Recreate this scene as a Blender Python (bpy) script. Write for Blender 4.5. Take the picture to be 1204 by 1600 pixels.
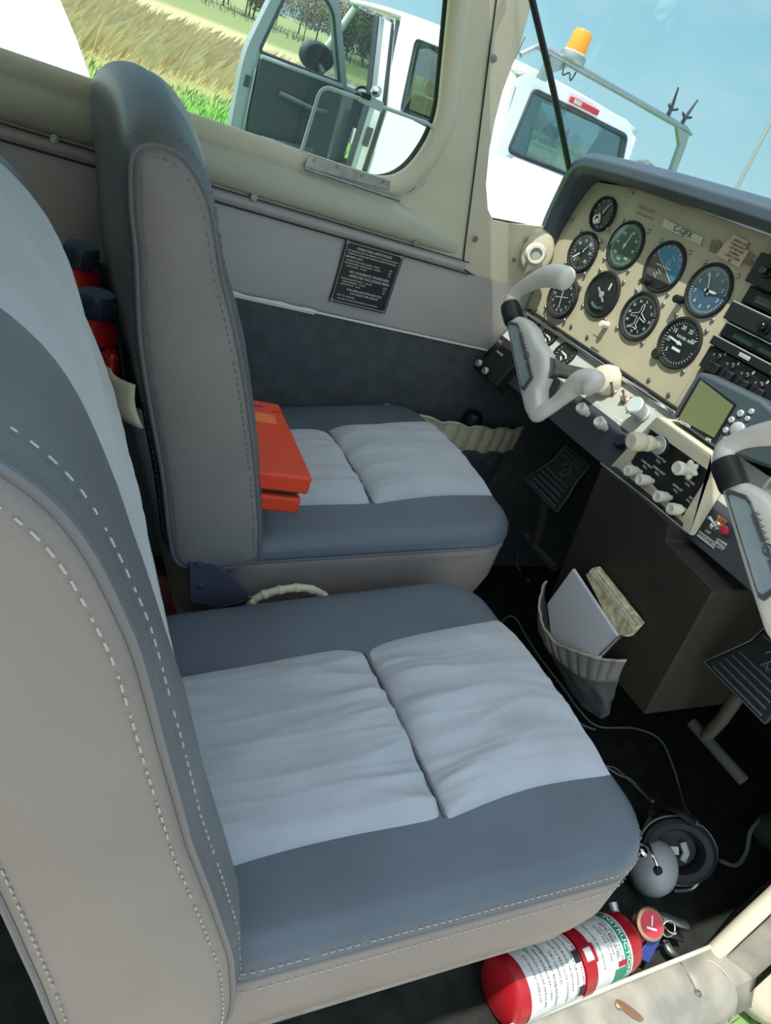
import bpy, bmesh, math, random
from mathutils import Vector, Matrix, noise
random.seed(7)
PI = math.pi
sc = bpy.context.scene
for o in list(bpy.data.objects): bpy.data.objects.remove(o)
C = sc.collection

# ------------------------------------------------------------------ camera
F = 1080.0                                   # focal length in pixels of the 1204 x 1600 frame
vx = Vector((1878.0, -130.0, -F)).normalized()
vy = Vector((-(F*F-130*846)/1878, 846.0, -F)).normalized()
vz = vx.cross(vy).normalized(); vy = vz.cross(vx)
RC = Matrix((vx, vy, vz))                    # camera axes -> cabin axes (x forward, y port, z up)
CAM = Vector((0, 0, .92))
cd = bpy.data.cameras.new('camera'); cam = bpy.data.objects.new('camera', cd); C.objects.link(cam)
cam.matrix_world = Matrix.Translation(CAM) @ RC.to_4x4()
cd.sensor_fit = 'VERTICAL'; cd.sensor_height = 36; cd.lens = F*36/1600; cd.clip_start = .01; cd.clip_end = 2000
sc.camera = cam

# ------------------------------------------------------------------ light
SUN_DIR = Vector((-.45, -.10, .89)).normalized()
sl = bpy.data.lights.new('sun', 'SUN'); sl.energy = 6.0; sl.angle = .009; sl.color = (1, .96, .88)
so = bpy.data.objects.new('sun', sl); C.objects.link(so); so.rotation_euler = SUN_DIR.to_track_quat('Z', 'Y').to_euler()
w = bpy.data.worlds.new('sky'); sc.world = w; w.use_nodes = True
nt = w.node_tree; nt.nodes.clear()
def wn(t, **k):
    n = nt.nodes.new(t)
    for a, b in k.items(): setattr(n, a, b)
    return n
tc = wn('ShaderNodeTexCoord'); sep = wn('ShaderNodeSeparateXYZ'); nt.links.new(tc.outputs['Generated'], sep.inputs[0])
ramp = wn('ShaderNodeValToRGB'); nt.links.new(sep.outputs['Z'], ramp.inputs[0])
cr = ramp.color_ramp; cr.elements[0].position = 0; cr.elements[0].color = (.50, .78, .86, 1)
cr.elements[1].position = .75; cr.elements[1].color = (.16, .45, .80, 1)
e = cr.elements.new(.25); e.color = (.30, .66, .84, 1)
# hazy glow around the sun
dot = wn('ShaderNodeVectorMath', operation='DOT_PRODUCT'); dot.inputs[1].default_value = SUN_DIR
nt.links.new(tc.outputs['Generated'], dot.inputs[0])
gr = wn('ShaderNodeValToRGB'); nt.links.new(dot.outputs['Value'], gr.inputs[0])
gr.color_ramp.elements[0].position = .25; gr.color_ramp.elements[0].color = (0, 0, 0, 1)
gr.color_ramp.elements[1].position = 1; gr.color_ramp.elements[1].color = (1, 1, 1, 1)
gm = wn('ShaderNodeMixRGB', blend_type='ADD'); gm.inputs[0].default_value = 1
nt.links.new(ramp.outputs[0], gm.inputs[1])
gs = wn('ShaderNodeMixRGB', blend_type='MULTIPLY'); gs.inputs[0].default_value = 1; gs.inputs[2].default_value = (1.9, 1.8, 1.7, 1)
nt.links.new(gr.outputs[0], gs.inputs[1]); nt.links.new(gs.outputs[0], gm.inputs[2])
cn = wn('ShaderNodeTexNoise'); cn.inputs['Scale'].default_value = 3.2; cn.inputs['Detail'].default_value = 6
cm = wn('ShaderNodeMapping'); cm.inputs['Scale'].default_value = (1, 1, 2.6); nt.links.new(tc.outputs['Generated'], cm.inputs[0]); nt.links.new(cm.outputs[0], cn.inputs[0])
crr = wn('ShaderNodeValToRGB'); crr.color_ramp.elements[0].position = .56; crr.color_ramp.elements[0].color = (0,0,0,1)
crr.color_ramp.elements[1].position = .78; crr.color_ramp.elements[1].color = (.55,.55,.55,1); nt.links.new(cn.outputs[0], crr.inputs[0])
cx = wn('ShaderNodeMixRGB'); cx.inputs[2].default_value = (.80, .90, .93, 1)
nt.links.new(crr.outputs[0], cx.inputs[0]); nt.links.new(gm.outputs[0], cx.inputs[1])
bgn = wn('ShaderNodeBackground'); bgn.inputs[1].default_value = 1.0; nt.links.new(cx.outputs[0], bgn.inputs[0])
wo = wn('ShaderNodeOutputWorld'); nt.links.new(bgn.outputs[0], wo.inputs[0])
sc.view_settings.view_transform = 'Standard'; sc.view_settings.look = 'None'
sc.view_settings.exposure = 0.0; sc.view_settings.gamma = 1; sc.view_settings.use_curve_mapping = False

# ------------------------------------------------------------------ helpers
def ray(px, py): return (RC @ Vector((px-602, 800-py, -F))).normalized()
def at(px, py, X=None, Y=None, Z=None, P=None, N=None):
    """point of a real plane (a wall, the floor, the panel) seen at a place of the photograph"""
    r = ray(px, py)
    if X is not None: return CAM + r*((X-CAM.x)/r.x)
    if Y is not None: return CAM + r*((Y-CAM.y)/r.y)
    if Z is not None: return CAM + r*((Z-CAM.z)/r.z)
    return CAM + r*((P-CAM).dot(N)/r.dot(N))
def lin(c):
    return tuple((v/255/12.92 if v/255 <= .04045 else ((v/255+.055)/1.055)**2.4) for v in c) + (1,)
MATS = {}
def mat(name, col, rough=.6, metal=0, var=.0, vscale=8, bump=0, bscale=200, col2=None, spec=.5, coat=0, detail=4, stretch=None, lo=.35, hi=.65, emit=None, sheen=0):
    m = bpy.data.materials.new(name); m.use_nodes = True; t = m.node_tree; b = t.nodes['Principled BSDF']
    c = lin(col); b.inputs['Base Color'].default_value = c; b.inputs['Roughness'].default_value = rough
    b.inputs['Metallic'].default_value = metal; b.inputs['Specular IOR Level'].default_value = spec; b.inputs['Coat Weight'].default_value = coat
    if sheen: b.inputs['Sheen Weight'].default_value = sheen
    if emit: b.inputs['Emission Color'].default_value = lin(emit[0]); b.inputs['Emission Strength'].default_value = emit[1]
    tcn = t.nodes.new('ShaderNodeTexCoord'); src = tcn.outputs['Object']
    if stretch:
        mp = t.nodes.new('ShaderNodeMapping'); mp.inputs['Scale'].default_value = stretch; t.links.new(src, mp.inputs[0]); src = mp.outputs[0]
    if var or col2:
        n = t.nodes.new('ShaderNodeTexNoise'); n.inputs['Scale'].default_value = vscale; n.inputs['Detail'].default_value = detail
        t.links.new(src, n.inputs['Vector'])
        r = t.nodes.new('ShaderNodeValToRGB'); r.color_ramp.elements[0].position = lo; r.color_ramp.elements[1].position = hi
        r.color_ramp.elements[0].color = tuple(v*(1-var) for v in c[:3])+(1,)
        r.color_ramp.elements[1].color = lin(col2) if col2 else tuple(min(1, v*(1+var)) for v in c[:3])+(1,)
        t.links.new(n.outputs[0], r.inputs[0]); t.links.new(r.outputs[0], b.inputs['Base Color'])
    if bump:
        n = t.nodes.new('ShaderNodeTexNoise'); n.inputs['Scale'].default_value = bscale; n.inputs['Detail'].default_value = 3
        t.links.new(src, n.inputs['Vector'])
        bp = t.nodes.new('ShaderNodeBump'); bp.inputs['Strength'].default_value = bump; bp.inputs['Distance'].default_value = .002
        t.links.new(n.outputs[0], bp.inputs['Height']); t.links.new(bp.outputs[0], b.inputs['Normal'])
    MATS[name] = m; return m
def glass(name, tint=(1, 1, 1), refl=.08, haze=0, tex=0):
    m = bpy.data.materials.new(name); m.use_nodes = True; t = m.node_tree; t.nodes.clear()
    o = t.nodes.new('ShaderNodeOutputMaterial'); tr = t.nodes.new('ShaderNodeBsdfTransparent'); tr.inputs[0].default_value = tint+(1,)
    g = t.nodes.new('ShaderNodeBsdfGlossy'); g.inputs['Roughness'].default_value = .02
    lw = t.nodes.new('ShaderNodeLayerWeight'); lw.inputs[0].default_value = .5
    mr = t.nodes.new('ShaderNodeMapRange'); mr.inputs['From Min'].default_value = 0; mr.inputs['From Max'].default_value = 1
    mr.inputs['To Min'].default_value = refl*.5; mr.inputs['To Max'].default_value = min(.6, refl*4); t.links.new(lw.outputs['Facing'], mr.inputs['Value'])
    x = t.nodes.new('ShaderNodeMixShader'); t.links.new(mr.outputs[0], x.inputs[0]); t.links.new(tr.outputs[0], x.inputs[1]); t.links.new(g.outputs[0], x.inputs[2])
    last = x
    if haze:
        d = t.nodes.new('ShaderNodeBsdfDiffuse'); d.inputs[0].default_value = (.8, .85, .85, 1)
        y = t.nodes.new('ShaderNodeMixShader'); y.inputs[0].default_value = haze; t.links.new(x.outputs[0], y.inputs[1]); t.links.new(d.outputs[0], y.inputs[2]); last = y
    t.links.new(last.outputs[0], o.inputs[0]); MATS[name] = m; return m
OFF = {}
def frame(c, u, v, wv=None):
    u = Vector(u).normalized(); v = Vector(v).normalized(); n = u.cross(v).normalized() if wv is None else Vector(wv).normalized()
    return Matrix(((u.x, v.x, n.x, c[0]), (u.y, v.y, n.y, c[1]), (u.z, v.z, n.z, c[2]), (0, 0, 0, 1)))
def look(c, n, up=(0, 0, 1)):
    """frame at c whose local z is n, local y as near up as can be"""
    n = Vector(n).normalized(); up = Vector(up); u = up.cross(n)
    if u.length < 1e-4: u = Vector((0, 1, 0)).cross(n)
    u.normalize(); return frame(c, u, n.cross(u), n)
FONT = None
class MB:
    def __init__(s, M=None): s.V = []; s.F = []; s.M = M or Matrix.Identity(4)
    def add(s, vs, fs, M=None):
        k = len(s.V); T = s.M @ M if M is not None else s.M
        s.V += [T @ Vector(v) for v in vs]; s.F += [tuple(i+k for i in f) for f in fs]; return s
    def box(s, c, d, M=None):
        x, y, z = c; a, b, h = d[0]/2, d[1]/2, d[2]/2
        vs = [(x+i*a, y+j*b, z+k*h) for i in (-1, 1) for j in (-1, 1) for k in (-1, 1)]
        return s.add(vs, [(0,1,3,2),(4,6,7,5),(0,4,5,1),(2,3,7,6),(0,2,6,4),(1,5,7,3)], M)
    def prism(s, poly, z0, z1, M=None, taper=1.0):
        n = len(poly); cx = sum(p[0] for p in poly)/n; cy = sum(p[1] for p in poly)/n
        a = sum(poly[i][0]*poly[(i+1)%n][1]-poly[(i+1)%n][0]*poly[i][1] for i in range(n))
        if a < 0: poly = poly[::-1]
        vs = [(p[0], p[1], z0) for p in poly]+[(cx+(p[0]-cx)*taper, cy+(p[1]-cy)*taper, z1) for p in poly]
        fs = [tuple(range(n))[::-1], tuple(range(n, 2*n))]+[(i, (i+1)%n, n+(i+1)%n, n+i) for i in range(n)]
        return s.add(vs, fs, M)
    def lathe(s, prof, n=24, M=None, a0=0, a1=2*PI, sx=1, sy=1, caps=True):
        full = abs(a1-a0-2*PI) < 1e-6; k = n if full else n+1; vs = []; fs = []
        for r, z in prof:
            for i in range(k):
                a = a0+(a1-a0)*i/n; vs.append((r*math.cos(a)*sx, r*math.sin(a)*sy, z))
        for j in range(len(prof)-1):
            for i in range(n if full else n):
                b = (i+1) % k; fs.append((j*k+i, j*k+b, (j+1)*k+b, (j+1)*k+i))
        if full and caps:
            if prof[0][0] > 1e-6: fs.append(tuple(range(k))[::-1])
            if prof[-1][0] > 1e-6: fs.append(tuple(range((len(prof)-1)*k, len(prof)*k)))
        return s.add(vs, fs, M)
    def tube(s, pts, r, n=10, closed=False, flat=1.0, up=None, caps=True):
        P = [Vector(p) for p in pts]; m = len(P); R = r if isinstance(r, (list, tuple)) else [r]*m; vs = []; fs = []; prev = None
        for i in range(m):
            if closed: t = P[(i+1)%m]-P[(i-1)%m]
            else: t = P[min(i+1, m-1)]-P[max(i-1, 0)]
            t.normalize()
            if prev is None:
                a = Vector(up) if up else Vector((0, 0, 1))
                if abs(a.dot(t)) > .97: a = Vector((1, 0, 0))
                u = (a-t*a.dot(t)).normalized()
            else:
                u = prev-t*prev.dot(t)
                if up: u = Vector(up)-t*Vector(up).dot(t)
                u.normalize()
            prev = u; v = t.cross(u)
            for k in range(n):
                a = 2*PI*k/n; vs.append(P[i]+u*(math.cos(a)*R[i]*flat)+v*(math.sin(a)*R[i]))
        for i in range(m if closed else m-1):
            for k in range(n): fs.append((i*n+k, i*n+(k+1)%n, ((i+1)%m)*n+(k+1)%n, ((i+1)%m)*n+k))
        if not closed and caps: fs.append(tuple(range(n))[::-1]); fs.append(tuple(range((m-1)*n, m*n)))
        return s.add(vs, fs)
    def grid(s, fn, nu, nv, cu=False, cv=False):
        a = nu if cu else nu+1; b = nv if cv else nv+1
        vs = [fn(i/nu, j/nv) for i in range(a) for j in range(b)]; fs = []
        for i in range(nu):
            for j in range(nv): fs.append((i*b+j, ((i+1)%a)*b+j, ((i+1)%a)*b+(j+1)%b, i*b+(j+1)%b))
        return s.add(vs, fs)
    def rings(s, rings, cap0=True, cap1=True):
        n = len(rings[0]); vs = [v for r in rings for v in r]; fs = []
        for i in range(len(rings)-1):
            for k in range(n): fs.append((i*n+k, i*n+(k+1)%n, (i+1)*n+(k+1)%n, (i+1)*n+k))
        if cap0: fs.append(tuple(range(n))[::-1])
        if cap1: fs.append(tuple(range((len(rings)-1)*n, len(rings)*n)))
        return s.add(vs, fs)
    def text(s, body, size, M, depth=.0002, align='CENTER'):
        cu = bpy.data.curves.new('t', 'FONT'); cu.body = body; cu.size = size; cu.align_x = align; cu.align_y = 'CENTER'; cu.extrude = depth; cu.resolution_u = 2
        o = bpy.data.objects.new('t', cu); me = bpy.data.meshes.new_from_object(o)
        s.add([v.co[:] for v in me.vertices], [tuple(p.vertices) for p in me.polygons], M)
        bpy.data.objects.remove(o); bpy.data.meshes.remove(me); bpy.data.curves.remove(cu); return s
    def build(s, name, m, parent=None, smooth=True, bevel=0, ang=.65, sub=0, seg=2, solid=0):
        off = OFF.get(parent.name, Vector()) if parent is not None else Vector()
        me = bpy.data.meshes.new(name); me.from_pydata([tuple(v-off) for v in s.V], [], s.F); me.validate(); me.update()
        if isinstance(m, str): m = MATS[m]
        me.materials.append(m)
        if smooth: me.shade_smooth(); me.set_sharp_from_angle(angle=ang)
        o = bpy.data.objects.new(name, me); C.objects.link(o)
        if parent is not None: o.parent = parent; OFF[o.name] = off
        if solid: mo = o.modifiers.new('t', 'SOLIDIFY'); mo.thickness = solid; mo.offset = 0
        if bevel: mo = o.modifiers.new('b', 'BEVEL'); mo.width = bevel; mo.segments = seg; mo.limit_method = 'ANGLE'; mo.angle_limit = .6; mo.harden_normals = False
        if sub: mo = o.modifiers.new('s', 'SUBSURF'); mo.levels = mo.render_levels = sub
        return o
def tag(o, label, cat=None, group=None, kind=None):
    if label: o['label'] = label
    if cat: o['category'] = cat
    if group: o['group'] = group
    if kind: o['kind'] = kind
    return o
def thing(name, label, cat, loc=(0, 0, 0), group=None, local=False, M=None):
    o = bpy.data.objects.new(name, None); C.objects.link(o); o.empty_display_size = .05
    if M is not None: o.matrix_world = M
    else: o.location = loc
    OFF[o.name] = Vector() if (local or M is not None) else Vector(loc)
    return tag(o, label, cat, group)
def struct(o): o['kind'] = 'structure'; return o
def cat_pts(P, n=8, closed=False):
    P = [Vector(p) for p in P]; out = []; m = len(P)
    for i in range(m if closed else m-1):
        a, b, c, d = (P[(i-1)%m], P[i], P[(i+1)%m], P[(i+2)%m]) if closed else (P[max(i-1,0)], P[i], P[i+1], P[min(i+2,m-1)])
        for k in range(n):
            t = k/n; out.append(.5*((2*b)+(c-a)*t+(2*a-5*b+4*c-d)*t*t+(3*b-a-3*c+d)*t**3))
    if not closed: out.append(P[-1])
    return out
def lerp(a, b, t): return a+(b-a)*t
def copy_tree(o, parent=None):
    c = o.copy(); C.objects.link(c)
    if parent is not None: c.parent = parent
    for ch in list(o.children): copy_tree(ch, c)
    return c

# ------------------------------------------------------------------ materials
mat('leather', (88, 96, 106), .40, var=.08, vscale=9, bump=.25, bscale=900, spec=.5)  # seat leather with the sky's blue sheen put into the colour
mat('leather_lit_side', (128, 121, 118), .48, var=.06, vscale=8, bump=.25, bscale=900)  # same leather, lighter and warmer to paint in the light on the sides
mat('leather_mid_tone', (104, 107, 111), .45, var=.08, vscale=9, bump=.25, bscale=900)  # same leather again, painted halfway between sheen tone and lit side
mat('radio_display', (40, 58, 54), .2)
mat('suede', (168, 170, 176), .85, var=.06, vscale=14, bump=.25, bscale=500, sheen=.3)
mat('piping', (104, 104, 108), .5)
mat('thread', (176, 174, 170), .8)
mat('vinyl_roll', (186, 186, 168), .5, var=.06, vscale=6, bump=.15, bscale=300)
mat('thread_dark', (112, 110, 110), .8)
mat('vinyl_wall', (172, 167, 165), .55, var=.05, vscale=5, bump=.2, bscale=400)
mat('vinyl_cream', (206, 198, 174), .45, var=.05, vscale=7, bump=.1, bscale=300)
mat('carpet', (40, 43, 46), .95, var=.2, vscale=60, bump=.6, bscale=900, spec=.1)
mat('carpet_wall', (82, 86, 90), .95, var=.12, vscale=40, bump=.5, bscale=900, spec=.1)
mat('floor_carpet', (44, 47, 44), .97, var=.3, vscale=25, bump=.8, bscale=700, spec=.1)
mat('black', (24, 25, 27), .5, bump=.1, bscale=300)
mat('black_gloss', (16, 18, 20), .2)
mat('rubber', (28, 30, 31), .7)
mat('dark_red', (96, 18, 24), .6)
mat('mirror_dark_refl', (30, 36, 40), .15)  # dark reflection painted in as the mirror glass colour
mat('hood', (62, 74, 84), .38, var=.1, vscale=12, bump=.3, bscale=500)
mat('panel', (180, 173, 146), .5, var=.05, vscale=10, bump=.05, bscale=200)
mat('subpanel', (170, 172, 164), .5, var=.05, vscale=12)
mat('dial', (30, 34, 36), .45)
mat('dial_blue', (70, 100, 120), .35)
mat('dial_green', (52, 92, 74), .45)
mat('sky_blue', (60, 130, 165), .5)
mat('earth_brown', (92, 84, 76), .6)
mat('white_mark', (225, 228, 222), .6)
mat('white_plastic', (226, 222, 208), .35)
mat('yoke_white', (222, 216, 208), .42, var=.05, vscale=25, bump=.08, bscale=120)
mat('plate_metal', (176, 192, 198), .35, metal=.3, var=.08, vscale=40)
mat('chrome', (210, 210, 210), .18, metal=1)
mat('steel', (150, 152, 150), .4, metal=.9, var=.15, vscale=50)
mat('brass', (188, 150, 118), .35, metal=.8)
mat('panel_dark', (58, 64, 70), .45)
mat('cream_plastic', (212, 204, 180), .35)
mat('console', (42, 38, 31), .75, var=.22, vscale=10, bump=.3, bscale=250)
mat('pocket', (122, 122, 120), .7, var=.1, vscale=20, bump=.2, bscale=200)
mat('elastic', (190, 182, 156), .7, var=.12, vscale=30)
mat('paper', (212, 214, 222), .8)
mat('old_paper', (206, 196, 160), .8, var=.35, vscale=90)
mat('orange_case', (232, 66, 26), .4, var=.04, vscale=10)
mat('orange_label', (250, 120, 60), .5)
mat('blue_ink', (50, 60, 150), .5)
mat('red_bottle', (190, 24, 30), .3)
mat('navy', (22, 34, 58), .4)
mat('cap_blue', (40, 66, 84), .4)
mat('mint_label', (186, 206, 176), .6)
mat('placard', (26, 30, 36), .45)
mat('label_white', (196, 196, 190), .6, var=.1, vscale=120)
mat('label_green', (28, 120, 88), .5)
mat('red_paint', (150, 22, 30), .3)
mat('ink', (34, 34, 38), .6)
mat('steel_rod', (176, 178, 170), .35, metal=.6)
mat('fus_paint', (200, 194, 176), .5, var=.12, vscale=14, bump=.2, bscale=60)
mat('sill_paint', (122, 120, 112), .55, var=.0, col2=(152, 147, 133), vscale=18, bump=.3, bscale=80)
mat('white_paint', (236, 240, 238), .4)
mat('truck_white', (226, 230, 232), .3, coat=.5)
mat('truck_grey', (142, 152, 160), .4)
mat('truck_dark', (44, 54, 60), .6)
mat('truck_seat', (70, 80, 84), .8)
mat('chrome_dull', (160, 170, 172), .35, metal=.7)
mat('amber', (250, 150, 40), .25)
mat('lens_red', (190, 40, 56), .3)
mat('tyre', (30, 30, 30), .8)
mat('headset_grey', (148, 150, 152), .4)
mat('foam', (20, 22, 28), .6)
mat('cable_grey', (128, 132, 134), .5)
mat('cable_black', (32, 34, 36), .5)
mat('concrete', (186, 176, 156), .9, var=.15, vscale=20, bump=.7, bscale=90)
mat('screen', (112, 118, 84), .3)
mat('gps_body', (66, 78, 84), .45)
mat('silver', (196, 200, 200), .35, metal=.4)
mat('bracket', (84, 86, 104), .4, metal=.3)
mat('hose', (196, 192, 164), .55)
mat('orange_print', (226, 140, 80), .5)
mat('key_blue', (24, 44, 110), .4)
mat('bark', (84, 76, 66), .9)
mat('foliage', (112, 118, 84), .9, var=.3, vscale=.6)
mat('foliage_brown', (124, 108, 90), .9, var=.25, vscale=.6)
mat('conifer', (58, 84, 62), .9, var=.3, vscale=.8)
mat('reed', (206, 190, 142), .8, var=.2, vscale=2)
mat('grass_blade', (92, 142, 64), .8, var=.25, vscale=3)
glass('window_glass', (.93, .98, .96), .05, haze=.012)
glass('truck_glass', (.42, .55, .53), .16)
glass('dial_glass', (.96, .98, .98), .025)

# ================================================================== SETTING: ground outside (the aircraft sits nose level but rolled 3.5 degrees to it)
t_ = math.radians(3.5)
G = Matrix(((1, 0, 0), (0, math.cos(t_), math.sin(t_)), (0, -math.sin(t_), math.cos(t_))))      # cabin axes -> ground axes
HC = 1.58
GM = Matrix.Translation(CAM) @ G.transposed().to_4x4() @ Matrix.Translation((0, 0, -HC))         # ground coordinates -> cabin
def gmat():
    m = bpy.data.materials.new('field'); m.use_nodes = True; t = m.node_tree; b = t.nodes['Principled BSDF']; b.inputs['Roughness'].default_value = .95
    b.inputs['Specular IOR Level'].default_value = .1
    tc = t.nodes.new('ShaderNodeTexCoord'); sp = t.nodes.new('ShaderNodeSeparateXYZ'); t.links.new(tc.outputs['Object'], sp.inputs[0])
    # bands run slightly oblique: v = y - .55 x
    k = t.nodes.new('ShaderNodeMath'); k.operation = 'MULTIPLY_ADD'; k.inputs[1].default_value = -.55; t.links.new(sp.outputs['X'], k.inputs[0]); t.links.new(sp.outputs['Y'], k.inputs[2])
    n = t.nodes.new('ShaderNodeTexNoise'); n.inputs['Scale'].default_value = .5; n.inputs['Detail'].default_value = 8; t.links.new(tc.outputs['Object'], n.inputs[0])
    a = t.nodes.new('ShaderNodeMath'); a.operation = 'MULTIPLY_ADD'; a.inputs[1].default_value = 2.2; t.links.new(n.outputs[0], a.inputs[0]); t.links.new(k.outputs[0], a.inputs[2])
    d = t.nodes.new('ShaderNodeMath'); d.operation = 'DIVIDE'; d.inputs[1].default_value = 100; t.links.new(a.outputs[0], d.inputs[0])
    r = t.nodes.new('ShaderNodeValToRGB'); t.links.new(d.outputs[0], r.inputs[0]); e = r.color_ramp.elements
    e[0].position = 0; e[0].color = lin((88, 140, 52)); e[1].position = 1; e[1].color = lin((128, 140, 96))
    for p, c in ((.115, (96, 148, 60)), (.13, (140, 148, 92)), (.16, (158, 150, 104)), (.205, (150, 150, 102)), (.225, (120, 132, 84)), (.232, (166, 156, 118)), (.36, (170, 160, 122)), (.40, (122, 134, 86)), (.6, (118, 130, 88))):
        x = e.new(p); x.color = lin(c)
    n2 = t.nodes.new('ShaderNodeTexNoise'); n2.inputs['Scale'].default_value = 9; n2.inputs['Detail'].default_value = 8; t.links.new(tc.outputs['Object'], n2.inputs[0])
    gv = t.nodes.new('ShaderNodeMath'); gv.operation = 'MULTIPLY_ADD'; gv.inputs[1].default_value = 1.0; t.links.new(sp.outputs['Y'], gv.inputs[0]); t.links.new(n.outputs[0], gv.inputs[2])
    g1 = t.nodes.new('ShaderNodeMapRange'); g1.inputs['From Min'].default_value = .3; g1.inputs['From Max'].default_value = .7; t.links.new(gv.outputs[0], g1.inputs['Value'])
    gx = t.nodes.new('ShaderNodeMixRGB'); gx.inputs[1].default_value = lin((176, 166, 148)); t.links.new(g1.outputs[0], gx.inputs[0]); t.links.new(r.outputs[0], gx.inputs[2])
    mx = t.nodes.new('ShaderNodeMixRGB'); mx.blend_type = 'OVERLAY'; mx.inputs[0].default_value = .55; t.links.new(gx.outputs[0], mx.inputs[1]); t.links.new(n2.outputs[0], mx.inputs[2])
    t.links.new(mx.outputs[0], b.inputs['Base Color']); MATS['field'] = m
gmat()
o = MB().grid(lambda u, v: (lerp(-300, 600, u), lerp(-80, 700, v), .05*noise.noise((u*40, v*40, 0)) if abs(u-.3) < .3 and v < .2 else 0), 60, 52).build('field_ground', 'field'); o.matrix_world = GM; struct(o)
def blades(name, m, n, fx, h, wd, lean, label, cat):
    b = MB(); V = b.V; Fc = b.F
    for i in range(n):
        x, y = fx(); a = random.uniform(0, 2*PI); hh = h*random.uniform(.5, 1.15); l = random.gauss(lean, .22)*hh; lx = random.gauss(0, .1)*hh; k = len(V)
        c, s = math.cos(a)*wd, math.sin(a)*wd
        V += [Vector((x-c, y-s, -.02)), Vector((x+c, y+s, -.02)), Vector((x+l*.4+c*.6, y+lx*.5, hh*.6)), Vector((x+l, y+lx, hh))]
        Fc += [(k, k+1, k+2), (k, k+2, k+3)]
    o = b.build(name, m, smooth=False); o.matrix_world = GM; return tag(o, label, cat, kind='stuff')
def band(v0, v1, x0=-1, x1=16):
    def f():
        x = random.uniform(x0, x1); return x, random.uniform(v0, v1)+.55*x
    return f
blades('dry_reeds', 'reed', 9000, band(12.6, 19.5, -3, 18), .62, .006, .55, 'strip of tall dry straw-coloured reeds leaning over beyond the green grass', 'reeds')
blades('green_grass', 'grass_blade', 14000, band(3.0, 12.0, -2, 9), .13, .006, .2, 'bright green grass growing below the side window and around the truck', 'grass')
mat('shaded_grass', (44, 84, 40), .8, var=.3, vscale=6)  # shade at the corner put into a darker grass green
blades('corner_grass', 'shaded_grass', 900, lambda: (random.uniform(1.2, 2.2), random.uniform(-.3, .5)), .1, .003, .2, 'green grass darkened for shade under the door sill beside the concrete block', 'grass')

# trees on the far side of the field
def crown_mesh(kind, seed):
    rnd = random.Random(seed); b = MB()
    for i in range(1500):
        if kind == 'conifer':
            z = rnd.uniform(.12, 1); r = (1-z)*.28*rnd.uniform(.3, 1); s = .034
        else:
            z = .25+.75*rnd.betavariate(1.6, 1.5); r = .44*math.sqrt(max(0, 1-((z-.62)/.4)**2))*rnd.uniform(.1, 1)**.6; s = .028
        a = rnd.uniform(0, 2*PI); c = Vector((r*math.cos(a), r*math.sin(a), z)); n = [Vector((rnd.gauss(0, 1), rnd.gauss(0, 1), rnd.gauss(0, 1))).normalized()*s for _ in range(3)]
        b.add([c+n[0], c+n[1], c+n[2]], [(0, 1, 2)])
    return b
def trunk_mesh(seed, kind):
    rnd = random.Random(seed); b = MB(); b.tube([(0, 0, -.02), (.01, 0, .4), (.0, .01, .8)], [.014, .010, .004], 6)
    if kind != 'conifer':
        for i in range(9):
            z = rnd.uniform(.25, .65); a = rnd.uniform(0, 2*PI); b.tube([(0, 0, z), (.12*math.cos(a), .12*math.sin(a), z+.12), (.2*math.cos(a), .2*math.sin(a), z+.3)], [.005, .004, .002], 4)
    return b
protos = []
for kind, m, lab in (('bare', 'foliage_brown', 'brown bare-twigged tree'), ('bare', 'foliage', 'grey-green budding tree'), ('conifer', 'conifer', 'dark green conifer')):
    r = thing('tree', None, 'tree', local=True); c_ = crown_mesh(kind, len(protos)+3).build('crown', m, r, smooth=False); trunk_mesh(5+len(protos), kind).build('trunk', 'bark', r); protos.append((r, lab))
k = 0
first = [True]*3
for i in range(100):
    x = (10+i*1.25 if i < 62 else 87+(i-62)*4)+random.uniform(-.8, .8); y = 96+.35*(x-40)+random.uniform(-10, 14); h = random.uniform(3.8, 6.2)
    if i > 45: h *= .62
    pi = 2 if i % 7 == 3 else (0 if (i*5) % 3 else 1)
    p, lab = protos[pi]
    if first[pi]: t = p; first[pi] = False
    else: t = copy_tree(p)
    t.matrix_world = GM @ Matrix.Translation((x, y, 0)) @ Matrix.Rotation(random.uniform(0, 6), 4, 'Z') @ Matrix.Diagonal((h*1.25, h*1.25, h, 1))
    tag(t, lab+' in the far tree line across the field', 'tree', 'trees of the far tree line, '+lab)
# scrub at the field edge
bb = MB()
for i in range(1600):
    x = random.uniform(4, 120); y = 60+.45*x+random.uniform(-4, 10); h = random.uniform(.15, .8)
    bb.tube([(x, y, 0), (x+random.gauss(0, .2), y, h)], [.03, .008], 3, caps=False)
o = bb.build('dry_scrub', 'bark', smooth=False); o.matrix_world = GM; tag(o, 'thin dry brushwood along the far edge of the field', 'scrub', kind='stuff')

# concrete block under the sill
bk = MB(Matrix.Translation((1.90, .20, .12)) @ Matrix.Rotation(.4, 4, 'Z'))
bk.grid(lambda u, v: (.24*math.cos(2*PI*u)*(math.sin(PI*v)**.35)*(1+.12*noise.noise((u*5, v*4, 1))), .15*math.sin(2*PI*u)*(math.sin(PI*v)**.35), -.14*math.cos(PI*v)), 28, 14, cu=True)
o = bk.build('stone_block', 'concrete', ang=1.2); o.matrix_world = GM; tag(o, 'rough beige stone block on the grass outside the door sill', 'stone')

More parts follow.
